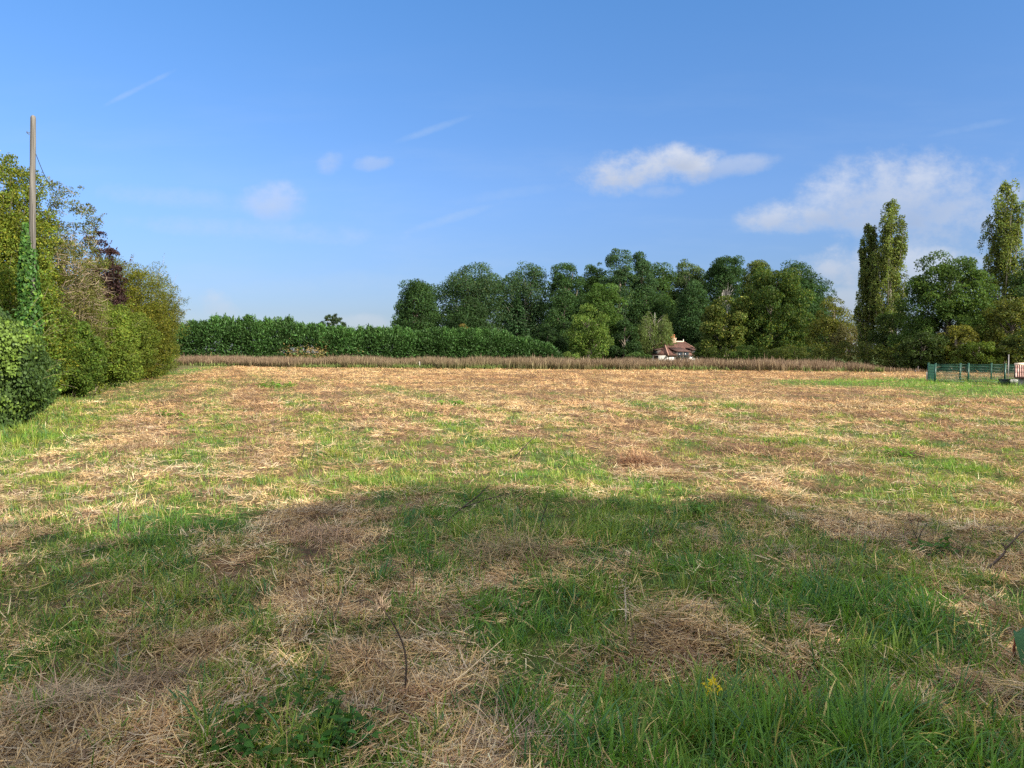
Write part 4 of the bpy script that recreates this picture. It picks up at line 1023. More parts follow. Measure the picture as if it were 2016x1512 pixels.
# ------------------------------------------------------------------ cottage
def cottage():
    Y = 140.0
    corner = P(1316, 699, Y)
    zg = gz(corner[0], Y)
    root = thing("cottage", "small white cottage with hipped brown tiled roof and three chimney pots", "house", (corner[0], Y, zg))
    th = R(35); a = np.array([math.cos(th), math.sin(th)]); b = np.array([-math.sin(th), math.cos(th)])
    ze = P(0, 698.5, Y)[2]; zr = P(0, 672, Y)[2]
    W, L, hin, ov = 7.1, 10.4, 2.5, 0.45
    def W3(u, v, z):            # u along the front, v into the depth from the near corner
        q = corner[:2] + a * u + b * v
        return np.array([q[0], q[1], z])
    def box_uv(mb, u0, u1, v0, v1, z0, z1, col):
        V = [W3(u, v, z) for z in (z0, z1) for v in (v0, v1) for u in (u0, u1)]
        mb.add(V, np.array([[0, 2, 3, 1], [4, 5, 7, 6], [0, 1, 5, 4], [2, 6, 7, 3], [0, 4, 6, 2], [1, 3, 7, 5]]), col)
    mb = MB(); box_uv(mb, 0, L, 0, W, zg - 0.3, ze - 0.02, (0.72, 0.70, 0.66)); wall = mb.build("wall", M_plaster, root)
    # hipped roof with bell-cast eaves
    mb = MB()
    E = [(-ov, -ov), (L + ov, -ov), (L + ov, W + ov), (-ov, W + ov)]
    Rg = [(hin, W / 2), (L - hin, W / 2)]
    zk = ze + 0.32 * (zr - ze); f = 0.40
    V = [W3(u, v, ze - 0.12) for u, v in E] + [W3(u + (Rg[0 if i in (0, 3) else 1][0] - u) * f, v + (W / 2 - v) * f, zk) for i, (u, v) in enumerate(E)] + [W3(u, v, zr) for u, v in Rg]
    mb.add(V, [np.array([[0, 1, 5, 4], [1, 2, 6, 5], [2, 3, 7, 6], [3, 0, 4, 7], [4, 5, 9, 8], [6, 7, 8, 9], [3, 2, 1, 0]]), np.array([[5, 6, 9], [7, 4, 8]])], (0.15, 0.074, 0.056))
    roof = mb.build("roof", M_rooftile, root)
    rt = MB()
    rt.tube([W3(hin, W / 2, zr + 0.04), W3(L - hin, W / 2, zr + 0.04)], 0.13, (0.50, 0.38, 0.30), 7)
    for i, k in ((0, 0), (3, 0), (1, 1), (2, 1)):
        kk = V[4 + i]; ee = V[i]; tt = W3(*Rg[k], zr)
        rt.tube([ee + [0, 0, 0.05], kk + [0, 0, 0.05], tt + [0, 0, 0.05]], 0.11, (0.33, 0.19, 0.14), 6)
    rt.build("ridge_tiles", M_clay, roof)
    for k in (0, 1):
        fm = MB(); p = W3(*Rg[k], zr)
        fm.tube([p, p + [0, 0, 0.2], p + [0, 0, 0.3], p + [0, 0, 0.42], p + [0, 0, 0.58]], [0.14, 0.07, 0.10, 0.05, 0.01], (0.72, 0.68, 0.58), 8)
        fm.build("finial", M_clay, roof, True)
    # chimney with three pots
    cm = MB(); uc = hin + 2.35
    zc = P(0, 664.5, Y)[2]
    box_uv(cm, uc - 0.6, uc + 0.6, W / 2 - 0.4, W / 2 + 0.4, zr - 0.8, zc - 0.14, (0.42, 0.27, 0.20))
    box_uv(cm, uc - 0.67, uc + 0.67, W / 2 - 0.47, W / 2 + 0.47, zc - 0.138, zc, (0.45, 0.30, 0.22))
    ch = cm.build("chimney", M_clay, roof)
    for q in (-0.42, 0, 0.42):
        pm = MB(); p = W3(uc + q, W / 2, zc)
        pm.tube([p, p + [0, 0, 0.1], p + [0, 0, 0.55], p + [0, 0, 0.56], p + [0, 0, 0.68]], [0.16, 0.14, 0.12, 0.15, 0.14], (0.46, 0.17, 0.09), 10)
        pm.build("chimney_pot", M_clay, roof, True)
    # dormers: side window, wide porch-like dormer on the front, small one at its right end
    def dormer(u0, u1, v0, v1, z0, z1, zt, face):
        m = MB(); box_uv(m, u0, u1, v0, v1, z0, z1, (0.10, 0.085, 0.07)); d = m.build("dormer", M_timber, root)
        r = MB(); o = 0.25
        if face == "front":
            Vr = [W3(u0 - o, v0 - o, z1 + 0.01), W3(u1 + o, v0 - o, z1 + 0.01), W3(u1 + o * 0.2, v1, zt), W3(u0 - o * 0.2, v1, zt)]
        else:
            Vr = [W3(u0 - o, v1 + o, z1 + 0.01), W3(u0 - o, v0 - o, z1 + 0.01), W3(u1, v0 - o * 0.2, zt), W3(u1, v1 + o * 0.2, zt)]
        Vr = Vr + [q + np.array([0, 0, 0.1]) for q in Vr]
        r.add(Vr, np.array([[3, 2, 1, 0], [4, 5, 6, 7], [0, 1, 5, 4], [1, 2, 6, 5], [2, 3, 7, 6], [3, 0, 4, 7]]), (0.10, 0.055, 0.045)); r.build("dormer_roof", M_rooftile, d)
        w = MB()
        if face == "front":
            um = (u0 + u1) / 2
            for q in (-1, 1):
                w = MB(); box_uv(w, um + q * (u1 - u0) * 0.24 - (u1 - u0) * 0.19, um + q * (u1 - u0) * 0.24 + (u1 - u0) * 0.19, v0 - 0.03, v0 + 0.03, z0 + 0.15, z1 - 0.12, (0.03, 0.035, 0.04)); w.build("window", M_glass, d)
        else:
            box_uv(w, u0 - 0.03, u0 + 0.03, v0 + 0.15, v1 - 0.15, z0 + 0.15, z1 - 0.12, (0.03, 0.035, 0.04)); w.build("window", M_glass, d)
    zl = ze - 0.1
    dormer(1.9, 5.3, -0.35, 2.2, zl - 0.55, ze + 0.55, ze + 1.35, "front")
    dormer(6.6, 7.9, -0.1, 1.8, ze + 0.05, ze + 0.85, ze + 1.25, "front")
    dormer(-0.15, 1.5, 2.6, 3.9, ze + 0.0, ze + 0.85, ze + 1.2, "side")
    m = MB(); box_uv(m, -0.05, 0.04, 2.55, 3.65, ze - 0.95, ze - 0.17, (0.03, 0.03, 0.035)); m.build("window", M_glass, root)
    # timber frame on the front: posts, rail, braces
    t = MB(); c = (0.055, 0.045, 0.04)
    for u in (0.08, 1.6, 3.5, 5.5, 7.4, 9.2):
        box_uv(t, u - 0.09, u + 0.09, -0.05, 0.02, zg, ze - 0.2, c)
    box_uv(t, -0.02, L, -0.07, 0.015, ze - 0.4, ze - 0.22, c); box_uv(t, 0.2, L, -0.062, 0.013, ze - 1.35, ze - 1.2, c)
    for u in (2.1, 4.0):
        t.tube([W3(u, -0.1, ze - 1.2), W3(u + 1.0, -0.75, ze - 0.5)], 0.07, c, 4)
    t.build("timber_frame", M_timber, wall)
    m = MB(); box_uv(m, 2.0, 3.1, -0.03, 0.03, ze - 1.15, ze - 0.45, (0.03, 0.03, 0.035)); m.build("window", M_glass, wall); m = MB(); box_uv(m, 3.9, 5.1, -0.03, 0.03, ze - 1.15, ze - 0.45, (0.03, 0.03, 0.035)); m.build("window", M_glass, wall)
cottage()

# ------------------------------------------------------------------ green fence, shelter, stakes
GREEN = (0.008, 0.058, 0.034)
def fence():
    ptop = 0.93
    back = [P(1827, 751, 40.6), P(1890, 751, 40.2), P(1951, 751, 39.8), P(2014, 751, 39.4), P(2078, 751, 39)]
    front = [P(1841, 753, 38.6), P(1906, 754, 38.0), P(1978, 756, 37.4), P(2050, 757, 37.0)]
    root = thing("mesh_fence", "low green wire mesh fence on green posts around a small plot", "fence", (back[0][0], back[0][1], 0))
    rgt = np.random.default_rng(5)
    for row, top in ((back, 0.95), (front, 0.98)):
        for p in row:
            m = MB(); z = gz(p[0], p[1])
            m.box([p[0], p[1], z + top / 2 - 0.05], [0.06, 0.06, top + 0.1], GREEN)
            m.box([p[0], p[1], z + top + 0.012], [0.072, 0.072, 0.025], (0.02, 0.10, 0.07))
            m.build("post", M_metal, root)
    def panel(p, q, top):
        m = MB(); p = np.array([p[0], p[1]]); q = np.array([q[0], q[1]])
        L = np.hypot(*(q - p)); d = (q - p) / L
        for z in np.arange(0.08, top + 0.01, 0.145):
            a = np.array([*(p + d * 0.04), z]); b = np.array([*(q - d * 0.04), z])
            thick = 0.008 if abs(((z - 0.08) / 0.145) % 3) > 0.5 else 0.014
            m.tube([a, b], thick, GREEN, 4)
        for s in np.arange(0.08, L - 0.04, 0.052):
            c = p + d * s
            m.tube([[c[0], c[1] + 0.012, 0.06], [c[0], c[1] + 0.012, top]], 0.0065, GREEN, 3, cap=False)
        m.build("mesh_panel", M_metal, root)
    for row, top in ((back, 0.93), (front, 0.96)):
        for i in range(len(row) - 1):
            panel(row[i], row[i + 1], top)
    panel(back[0], front[0], 0.93)
fence()

def shelter():
    Y = 35.5
    l = P(1998, 741, Y); zt = P(0, 717, Y)[2]; ze = P(0, 742, Y)[2]; wl = P(2005, 741, Y)[0]
    x0, x1 = l[0], l[0] + 2.2
    root = thing("well_shelter", "small stone shelter with striped brown tile roof at the right border", "shelter", (x0, Y, 0))
    m = MB(); m.box([(wl + x1 - 0.18) / 2, Y + 0.75, ze / 2 - 0.05], [x1 - 0.18 - wl, 1.1, ze + 0.1], (0.34, 0.31, 0.27)); m.build("wall", M_conc, root)
    rf = MB(); n = 25; dx = (x1 - x0) / n
    s0 = np.array([0, Y, ze - 0.03]); s1 = np.array([0, Y + 0.75, zt - 0.04]); s2 = np.array([0, Y + 1.5, ze - 0.03])
    base = MB()
    V = [[x, *q[1:]] for x in (x0, x1) for q in (s0, s1, s2)] + [[x, q[1], q[2] - 0.05] for x in (x0, x1) for q in (s0, s1, s2)]
    rf.add(V, np.array([[0, 3, 4, 1], [1, 4, 5, 2], [6, 7, 10, 9], [7, 8, 11, 10], [0, 6, 9, 3], [2, 5, 11, 8], [0, 1, 7, 6], [1, 2, 8, 7], [3, 9, 10, 4], [4, 10, 11, 5]]), (0.10, 0.05, 0.04))
    for k in range(n):              # rounded cover tiles, rows of three
        for a, b in ((s0, s1), (s2, s1)):
            for j in range(3):
                t0, t1 = j / 3, (j + 1) / 3 + 0.02
                p = a + (b - a) * t0; q = a + (b - a) * t1
                xx = x0 + (k + 0.5) * dx
                c = np.array([0.42, 0.25, 0.20]) if (k * 7 + j * 3) % 5 else np.array([0.50, 0.36, 0.30])
                rf.tube([[xx, p[1], p[2] + 0.03], [xx, q[1], q[2] + 0.015]], [dx * 0.34, dx * 0.29], c * (0.85 + 0.3 * hsh(k, j, 2)), 8)
    roof = rf.build("roof", M_clay, root)
    rt = MB()
    for k in range(6):
        xx = x0 - 0.02 + k * 0.38
        rt.tube([[xx, Y + 0.75, zt - 0.03], [xx + 0.4, Y + 0.75, zt - 0.015]], [0.075, 0.085], (0.58, 0.46, 0.34), 9)
    rt.build("ridge_tiles", M_clay, roof)
    root.rotation_euler = (0, 0, -0.57)
    st = MB(); p = P(1983, 757, 37.2)
    st.tube([[p[0], 37.15, -0.1], [p[0], 37.15, P(0, 698, 37.2)[2]]], 0.022, (0.22, 0.20, 0.18), 8)
    o = st.build("thin_pole", M_metal); tag(o, "thin bare grey pole standing at the fence beside the tiled shelter", "pole")
    pb = MB(); q = P(1975, 756, 37); pb.box([q[0] - 0.02, 36.9, 0.10], [0.36, 0.3, 0.24], (0.03, 0.045, 0.04)); pb.box([q[0] - 0.02, 36.9, 0.235], [0.40, 0.34, 0.03], (0.035, 0.05, 0.045))
    tag(pb.build("utility_box", M_conc), "dark low box at the foot of the thin grey pole", "box")
    rg = np.random.default_rng(8)
    for px, lab in ((1988, "pale stone block nearest the dark box behind the fence"), (1997, "pale stone block next to the shelter wall")):
        m = MB(); q = P(px, 757, 37.6)
        V = np.array([[x, y, z] for z in (-1, 1) for y in (-1, 1) for x in (-1, 1)]) * np.array([0.12, 0.1, 0.11]) * (1 + 0.12 * rg.normal(0, 1, (8, 3))) + np.array([q[0], 37.6, 0.1])
        m.add(V, np.array([[0, 2, 3, 1], [4, 5, 7, 6], [0, 1, 5, 4], [2, 6, 7, 3], [0, 4, 6, 2], [1, 3, 7, 5]]), (0.62, 0.59, 0.52))
        tag(m.build("stone_block", M_conc), lab, "stone")
    for px, py0, py1, Y2, r, lab in ((1824, 750, 733, 41.5, 0.035, "short grey stake beside the fence corner"), (1802, 735, 729, 55, 0.05, "short pale stake in the stubble before the dark hedge"), (1807, 735, 721, 56, 0.03, "thin dark stake right of the short pale stake"), (826, 726, 712, 70, 0.05, "pale thin stake at the foot of the weed belt")):
        q = P(px, py0, Y2); m = MB(); z = P(px, py1, Y2)[2]
        m.tube([[q[0], Y2, -0.1], [q[0] + 0.01, Y2, z * 0.6], [q[0], Y2, z], [q[0], Y2, z + 0.015]], [r, r, r * 0.95, r * 0.6], (0.36, 0.32, 0.27) if "dark" not in lab else (0.12, 0.10, 0.09), 8)
        tag(m.build("wooden_stake", M_pole), lab, "stake", "stakes in the field")
shelter()

# ------------------------------------------------------------------ single plants and stalks one can point to
def stalk(label, pts, r, col, D=None, head=None, name="dead_stalk", forks=()):
    """pts: surveyed (px,py) from the root up; the root stands on the ground, the rest in the plane at its distance"""
    g = G(*pts[0]); Y = g[1]
    V = [np.array([g[0], Y, gz(g[0], Y) - 0.03])]
    for i, (a, b) in enumerate(pts[1:]):
        q = P(a, b, Y + (D[i] if D else 0)); V.append(q)
    V = np.array(V)
    n = 14; s = np.linspace(0, len(V) - 1, n)
    Q = np.stack([np.interp(s, np.arange(len(V)), V[:, k]) for k in range(3)], 1)
    for _ in range(2): Q[1:-1] = (Q[:-2] + 2 * Q[1:-1] + Q[2:]) / 4
    m = MB(); m.tube(Q, np.linspace(r, r * 0.45, n), col, 7)
    for k, (dx, dy, dz) in forks:
        m.tube([Q[k], Q[k] + np.array([dx, dy, dz]) * 0.5 + [0, 0, 0.01], Q[k] + np.array([dx, dy, dz])], [r * 0.6, r * 0.5, r * 0.3], col, 6)
    if head:
        rg = np.random.default_rng(int(pts[0][0]))
        for k in range(60):
            t = rg.random(); p = Q[-1] + (Q[-3] - Q[-1]) * t
            e = p + rg.normal(0, 1, 3) * 0.025 + [0, 0, 0.01]
            m.tube([p, e], [0.0022, 0.001], np.array(head) * (0.7 + 0.6 * rg.random()), 3)
    o = m.build(name, M_twig, None, True)
    return tag(o, label, "stalk", "dry stalks in the near grass")
DS = (0.055, 0.04, 0.032); PS = (0.46, 0.34, 0.20)
stalk("dark arched stalk with fuzzy seed head in the middle of the near grass", [(792, 1375), (802, 1320), (798, 1280), (786, 1248), (762, 1208), (742, 1183)], 0.0055, DS, head=(0.42, 0.30, 0.20))
stalk("long dark forked stalk leaning right at the edge of the shadow", [(868, 1032), (905, 1003), (940, 978), (965, 953)], 0.008, DS, forks=((5, (0.45, 0.1, 0.12)),))
stalk("thin upright dark stalk in the tuft at the shadow's edge, middle", [(1061, 1054), (1066, 1025), (1078, 991)], 0.007, DS)
stalk("upright dark stalk on the left, in the sunlit grass", [(231, 1064), (233, 1035), (234, 1000)], 0.008, DS)
stalk("broken pale upright stalk in the shaded grass right of centre", [(1233, 1235), (1232, 1195), (1230, 1161)], 0.007, (0.50, 0.42, 0.32))
stalk("dark forked stalk leaning left in the shade on the right", [(1815, 1082), (1806, 1062), (1796, 1041)], 0.007, DS, forks=((6, (0.10, 0.05, 0.13)),))
stalk("thick dark bent stick rising at the right border", [(1925, 1135), (1955, 1110), (1978, 1090), (1981, 1078), (1972, 1070)], 0.012, (0.09, 0.065, 0.05), forks=((9, (0.25, 0.1, 0.16)),))
stalk("short dark stub stalk right of the forked stalk", [(1904, 1112), (1906, 1083)], 0.008, DS)
stalk("yellow and brown stem arching low over the bright grass", [(1170, 1382), (1240, 1366), (1310, 1362), (1390, 1374), (1445, 1388)], 0.0055, (0.34, 0.24, 0.07), D=[0.05, 0.1, 0.1, 0.05])
stalk("dark stick lying flat in front of the hay, left of centre", [(628, 1198), (680, 1187), (732, 1180)], 0.008, DS, D=[0.05, 0.1])
stalk("long pale hay stem leaning right, bottom middle", [(842, 1398), (905, 1335), (990, 1258)], 0.005, (0.58, 0.44, 0.25), D=[0.2, 0.45])
stalk("grey brown stem lying at the left border", [(-20, 1352), (60, 1340), (105, 1350), (150, 1362)], 0.009, (0.17, 0.12, 0.09), D=[0.05, 0.03, 0])
stalk("short leaning dark twig left of centre bottom", [(115, 1205), (127, 1190), (142, 1176)], 0.009, DS)
stalk("thin dark leaning stem in the middle of the shade", [(645, 1250), (662, 1200), (690, 1140)], 0.004, (0.10, 0.08, 0.05), D=[0.05, 0.1])
stalk("thin dark stem lying in the bottom left hay", [(300, 1500), (360, 1478), (390, 1462)], 0.006, (0.12, 0.09, 0.07), D=[0.05, 0.1])
stalk("fine dark twig standing in the sunlit hay right of centre", [(1006, 905), (1040, 872), (1060, 852)], 0.009, DS, forks=((4, (-0.12, 0, 0.12)),))
stalk("dark bent twig in the sunlit grass left of centre", [(590, 905), (599, 885), (598, 870)], 0.009, DS)
stalk("thin dark twig in the sunlit hay on the right", [(1770, 870), (1783, 848), (1784, 832)], 0.011, (0.14, 0.12, 0.06))

def hay_clump(label, px, py, w, h, col, seed, n=900, upright=0.25, L0=0.25):
    rg = np.random.default_rng(seed)
    g = G(px, py); m = MB()
    lc = rg.normal(0, 0.24, (7, 2)) * np.array([1, 0.6]) * w; lp = rg.random(7) * 6.283
    li = rg.integers(0, 7, n); o_ = rg.normal(0, 0.30, (n, 2)) * w
    x = g[0] + lc[li, 0] + o_[:, 0]; y = g[1] + lc[li, 1] + o_[:, 1]
    rr = np.hypot(x - g[0], (y - g[1]) * 1.5)
    z = ground_z(x, y) + 0.01 + (0.35 + 0.65 * rg.random(n)) * 0.6 * h * np.exp(-(rr / w) ** 2 * 1.5)
    n0 = n; wd = max(0.0045, g[1] / 752 * 0.45)
    lean = np.where(rg.random(n) < upright * 0.6, 0.2 + rg.random(n) * 0.6, np.clip(rg.normal(0.97, 0.07, n), 0.7, 1.1))
    c = np.array(col) * (0.4 + 1.2 * rg.random((n, 1)) ** 1.3) * (1 + 0.03 * rg.normal(0, 1, (n, 3)))
    blades(m, np.stack([x, y, z], 1), lp[li] + rg.normal(0, 0.7, n) + math.pi * (rg.random(n) < 0.4), L0 * (0.4 + rg.random(n)), wd * (0.7 + 0.6 * rg.random(n)), lean, rg.normal(0.3, 0.5, n), np.clip(c, 0.01, 1), None, 3)
    return tag(m.build("hay_clump", M_straw), label, "hay clump", "matted hay clumps on the field")
hay_clump("long dark brown matted clump of hay in the sun, right of centre", 1462, 892, 0.75, 0.16, (0.24, 0.135, 0.085), 201, 700, 0.08)
hay_clump("reddish standing clump of dried dock in the sunlit hay", 1255, 912, 0.36, 0.2, (0.36, 0.20, 0.11), 202, n=700, upright=0.3, L0=0.28)
hay_clump("dark matted clump beside a green tuft in the sun on the right", 1800, 903, 0.32, 0.14, (0.14, 0.10, 0.055), 203, 350, 0.08)
hay_clump("brown curled clump in the sun above the shadow's edge, right side", 1650, 963, 0.34, 0.12, (0.24, 0.15, 0.085), 204, 350, 0.06)
hay_clump("grassy straw mound with long arcs in the shade at the centre", 1010, 1100, 0.55, 0.22, (0.36, 0.27, 0.14), 205, 800, 0.12, 0.42)
hay_clump("mound of pale hay in the shade left of centre", 625, 1065, 0.62, 0.14, (0.50, 0.34, 0.20), 206, 900, 0.04, 0.25)
hay_clump("grey straw heap in the bottom left corner", 130, 1420, 0.55, 0.16, (0.36, 0.275, 0.165), 207, 800, 0.02, 0.2)
hay_clump("dark hollow twiggy clump in the shade at lower left", 300, 1370, 0.34, 0.15, (0.30, 0.21, 0.125), 208, 400, 0.12, 0.28)
hay_clump("tan hay mound beside the arched stalk in the middle of the near grass", 720, 1320, 0.34, 0.12, (0.54, 0.38, 0.2), 209, 700, 0.04, 0.22)
hay_clump("brown heap in the sunlit grass on the left near the ivy bank", 285, 890, 0.9, 0.2, (0.32, 0.2, 0.11), 210, 700, 0.12, 0.4)
hay_clump("dry brown heap left of the bent twig in the sunlit field", 640, 810, 1.3, 0.22, (0.25, 0.15, 0.10), 211, 700, 0.12, 0.45)
hay_clump("small pale heap in the bottom middle of the near grass", 985, 1470, 0.2, 0.10, (0.45, 0.35, 0.24), 212, 700, 0.15, 0.25)

def broadleaf(name, label, px, py, w, h, n, L, W, col, seed, cat="weed", stems=14):
    rg = np.random.default_rng(seed)
    g = G(px, py); z0 = gz(g[0], g[1])
    root = thing(name, label, cat, (g[0], g[1], z0))
    fo = MB()
    per = max(n // stems, 3)
    for k in range(stems):
        th = rg.random() * 6.283; rr = math.sqrt(rg.random()) * w
        s = np.array([g[0] + rr * 0.7 * math.cos(th), g[1] + rr * 0.7 * math.sin(th), z0 - 0.02])
        e = np.array([g[0] + rr * math.cos(th), g[1] + rr * math.sin(th), z0 + h * (0.55 + 0.45 * rg.random())])
        fo.tube([s, (s + e) / 2 + rg.normal(0, 0.01, 3), e], [0.003, 0.0025, 0.0015], np.array([0.09, 0.12, 0.04]), 5)
        t = 0.3 + 0.7 * rg.random(per)
        ph = rg.random(per) * 6.283
        d = np.stack([np.cos(ph), np.sin(ph), rg.normal(0.0, 0.3, per)], 1)
        sz = (0.6 + 0.7 * rg.random(per)) * (1.15 - 0.4 * t)
        c = s + (e - s) * t[:, None] + d * (L * sz * 0.6)[:, None]
        # each leaf: six-sided blade folded on its midrib with a drooping tip
        ax = nrm(d); nr = nrm(np.array([0, 0, 1.0]) + rg.normal(0, 0.3, (per, 3))); nr = nrm(nr - ax * (nr * ax).sum(1, keepdims=True)); sd = np.cross(ax, nr)
        l = (L * sz)[:, None]; w_ = (W * sz)[:, None]
        base = c - ax * l * 0.5
        prof = [(0, 0, 0), (0.28, 1, 0.10), (0.6, 0.75, 0.06), (1, 0, -0.14)]
        Vv = [base, base + ax * l * 0.28 + sd * w_ * 0.5 + nr * w_ * 0.12, base + ax * l * 0.62 + sd * w_ * 0.36 + nr * w_ * 0.05, base + ax * l - nr * l * 0.14,
              base + ax * l * 0.62 - sd * w_ * 0.36 + nr * w_ * 0.05, base + ax * l * 0.28 - sd * w_ * 0.5 + nr * w_ * 0.12, base + ax * l * 0.3, base + ax * l * 0.64 - nr * l * 0.03]
        V = np.stack(Vv, 1).reshape(-1, 3); i = np.arange(per)[:, None] * 8
        f = [np.concatenate([np.concatenate([i, i + 1, i + 6], 1), np.concatenate([i, i + 6, i + 5], 1), np.concatenate([i + 2, i + 3, i + 7], 1), np.concatenate([i + 7, i + 3, i + 4], 1)]),
             np.concatenate([np.concatenate([i + 1, i + 2, i + 7, i + 6], 1), np.concatenate([i + 6, i + 7, i + 4, i + 5], 1)])]
        fo.add(V, f, np.repeat(palette(rg, per, col, 0.3), 8, 0))
    fo.build("foliage", M_leaf, root)
    return root
broadleaf("nettle_clump", "dark green leafy weed clump at the bottom edge left of centre", 570, 1478, 0.30, 0.18, 330, 0.056, 0.032, (0.048, 0.115, 0.030), 301, stems=46)
broadleaf("nettle_clump", "smaller dark leafy weed spreading right of the bottom clump", 690, 1462, 0.15, 0.12, 130, 0.06, 0.032, (0.055, 0.14, 0.045), 302, stems=18)
broadleaf("thistle", "feathery green thistle at the shadow's edge, left of its twin", 1290, 1012, 0.15, 0.16, 70, 0.11, 0.022, (0.10, 0.19, 0.06), 303, stems=12)
broadleaf("thistle", "feathery green thistle at the shadow's edge, right of its twin", 1362, 1018, 0.2, 0.18, 90, 0.11, 0.022, (0.10, 0.19, 0.06), 304, stems=14)
broadleaf("green_weed", "bright green tuft beside the dark clump in the sun on the right", 1768, 905, 0.22, 0.2, 100, 0.10, 0.024, (0.12, 0.23, 0.04), 305, stems=16)
broadleaf("green_weed", "low leafy weed in the sunlit hay behind the small twig", 890, 800, 0.5, 0.14, 160, 0.16, 0.06, (0.12, 0.21, 0.05), 306, stems=16)
broadleaf("green_weed", "low green weed in the far sunlit hay on the left", 545, 762, 1.0, 0.22, 200, 0.22, 0.09, (0.11, 0.19, 0.04), 307, stems=20)
broadleaf("green_weed", "small bright leafy weed near the left edge of the sunlit grass", 338, 822, 0.3, 0.22, 140, 0.12, 0.05, (0.09, 0.18, 0.03), 308, stems=14)
broadleaf("green_weed", "small leafy weed in the shaded straw, lower left", 165, 1240, 0.07, 0.07, 40, 0.05, 0.035, (0.11, 0.2, 0.06), 309, stems=6)
broadleaf("green_weed", "dark leafy weed in the shade below the forked stalk", 1850, 1100, 0.2, 0.12, 90, 0.09, 0.03, (0.05, 0.11, 0.03), 310, stems=12)

def dock():
    g = G(2004, 1318); z0 = gz(g[0], g[1])
    root = thing("dock_plant", "big drooping dock leaf on a red stem at the right border", "weed", (g[0], g[1], z0))
    st, lf = MB(), MB()
    st.tube([[g[0] - 0.02, g[1], z0 - 0.02], [g[0] - 0.022, g[1], z0 + 0.1], [g[0] - 0.015, g[1], z0 + 0.17]], [0.007, 0.006, 0.004], (0.16, 0.045, 0.025), 8)
    rg = np.random.default_rng(3)
    for az, L, W in ((0.35, 0.2, 0.075), (-0.6, 0.16, 0.06), (1.9, 0.15, 0.05)):
        n = 9; t = np.linspace(0, 1, n)
        h = np.array([math.cos(az), -abs(math.sin(az)), 0]); side = np.array([-h[1], h[0], 0])
        cen = np.array([g[0] - 0.015, g[1], z0 + 0.165]) + h * (t[:, None] * L * 0.75) + np.array([0, 0, 1.0]) * ((0.05 * np.sin(t * 2.2) - 0.16 * t ** 2.0)[:, None])
        wv = (np.sin(t * math.pi * 0.92 + 0.12) ** 0.8 * W * 0.5)[:, None] * side
        wav = np.array([0, 0, 1.0]) * (0.006 * np.sin(t * 16))[:, None]
        V = np.concatenate([cen - wv + wav + [0, 0, 0.008], cen, cen + wv - wav + [0, 0, 0.008]])
        i = np.arange(n - 1)[:, None]
        f = np.concatenate([np.concatenate([i, i + n, i + n + 1, i + 1], 1), np.concatenate([i + n, i + 2 * n, i + 2 * n + 1, i + n + 1], 1)])
        lf.add(V, f, (0.075, 0.17, 0.08))
    st.build("stem", M_twig, root, True); lf.build("leaf", M_leaf, root, True)
dock()
def yellow_leaf():
    g = G(1400, 1412); z0 = gz(g[0], g[1]); m = MB(); rg = np.random.default_rng(4)
    for k in range(26):
        p = np.array([g[0], g[1], z0 + 0.15]) + rg.normal(0, 0.018, 3)
        leaf_quads(m, p[None], rdir(rg, 1), np.array([[0, -0.5, 1.0]]), np.array([0.035]), np.array([0.012]), np.array([[0.72, 0.55, 0.03]]))
    m.tube([[g[0], g[1], z0], [g[0], g[1], z0 + 0.15]], 0.003, (0.1, 0.15, 0.03), 5)
    tag(m.build("yellow_flower", M_leaf), "yellow flower in the bright grass at the bottom right", "flower")
yellow_leaf()

# ------------------------------------------------------------------ sky, sun, camera
w = bpy.data.worlds.new("World"); sc.world = w; w.use_nodes = True
nt = w.node_tree; N, L = nt.nodes, nt.links
bg = N["Background"]
sky = N.new("ShaderNodeTexSky"); sky.sky_type = 'NISHITA'; sky.sun_disc = False
sky.sun_elevation = R(SUN_EL); sky.sun_rotation = R(SUN_AZ); sky.air_density = 1.0; sky.dust_density = 0.4; sky.ozone_density = 2.2
bg.inputs[1].default_value = 0.10
def node(t, **k):
    n = N.new(t)
    for a, v in k.items(): setattr(n, a, v)
    return n
def math_(op, a, b=None, c=None, clamp=False):
    n = node("ShaderNodeMath", operation=op, use_clamp=clamp)
    for i, v in enumerate((a, b, c)):
        if v is None: continue
        if isinstance(v, (int, float)): n.inputs[i].default_value = v
        else: L.new(v, n.inputs[i])
    return n.outputs[0]
tc = node("ShaderNodeTexCoord")
sp = node("ShaderNodeSeparateXYZ"); L.new(tc.outputs["Generated"], sp.inputs[0])
yy = math_('MAXIMUM', sp.outputs[1], 0.02)
U_ = math_('DIVIDE', sp.outputs[0], yy); V_ = math_('DIVIDE', sp.outputs[2], yy)      # direction of view, far beyond the scene
def nz(scale, detail, sx=1, sy=1, seed=0.0, rough=0.55):
    cb = node("ShaderNodeCombineXYZ")
    L.new(math_('MULTIPLY', U_, sx), cb.inputs[0]); L.new(math_('MULTIPLY', V_, sy), cb.inputs[1]); cb.inputs[2].default_value = seed
    n = node("ShaderNodeTexNoise"); n.inputs["Scale"].default_value = scale; n.inputs["Detail"].default_value = detail; n.inputs["Roughness"].default_value = rough
    L.new(cb.outputs[0], n.inputs["Vector"]); return n.outputs[0]
n_big = nz(9, 8, 1, 1.4, 1.0, 0.62); n_fine = nz(26, 7, 1, 1.3, 5.0, 0.65); n_st = nz(5, 5, 0.9, 4.5, 9.0, 0.6)
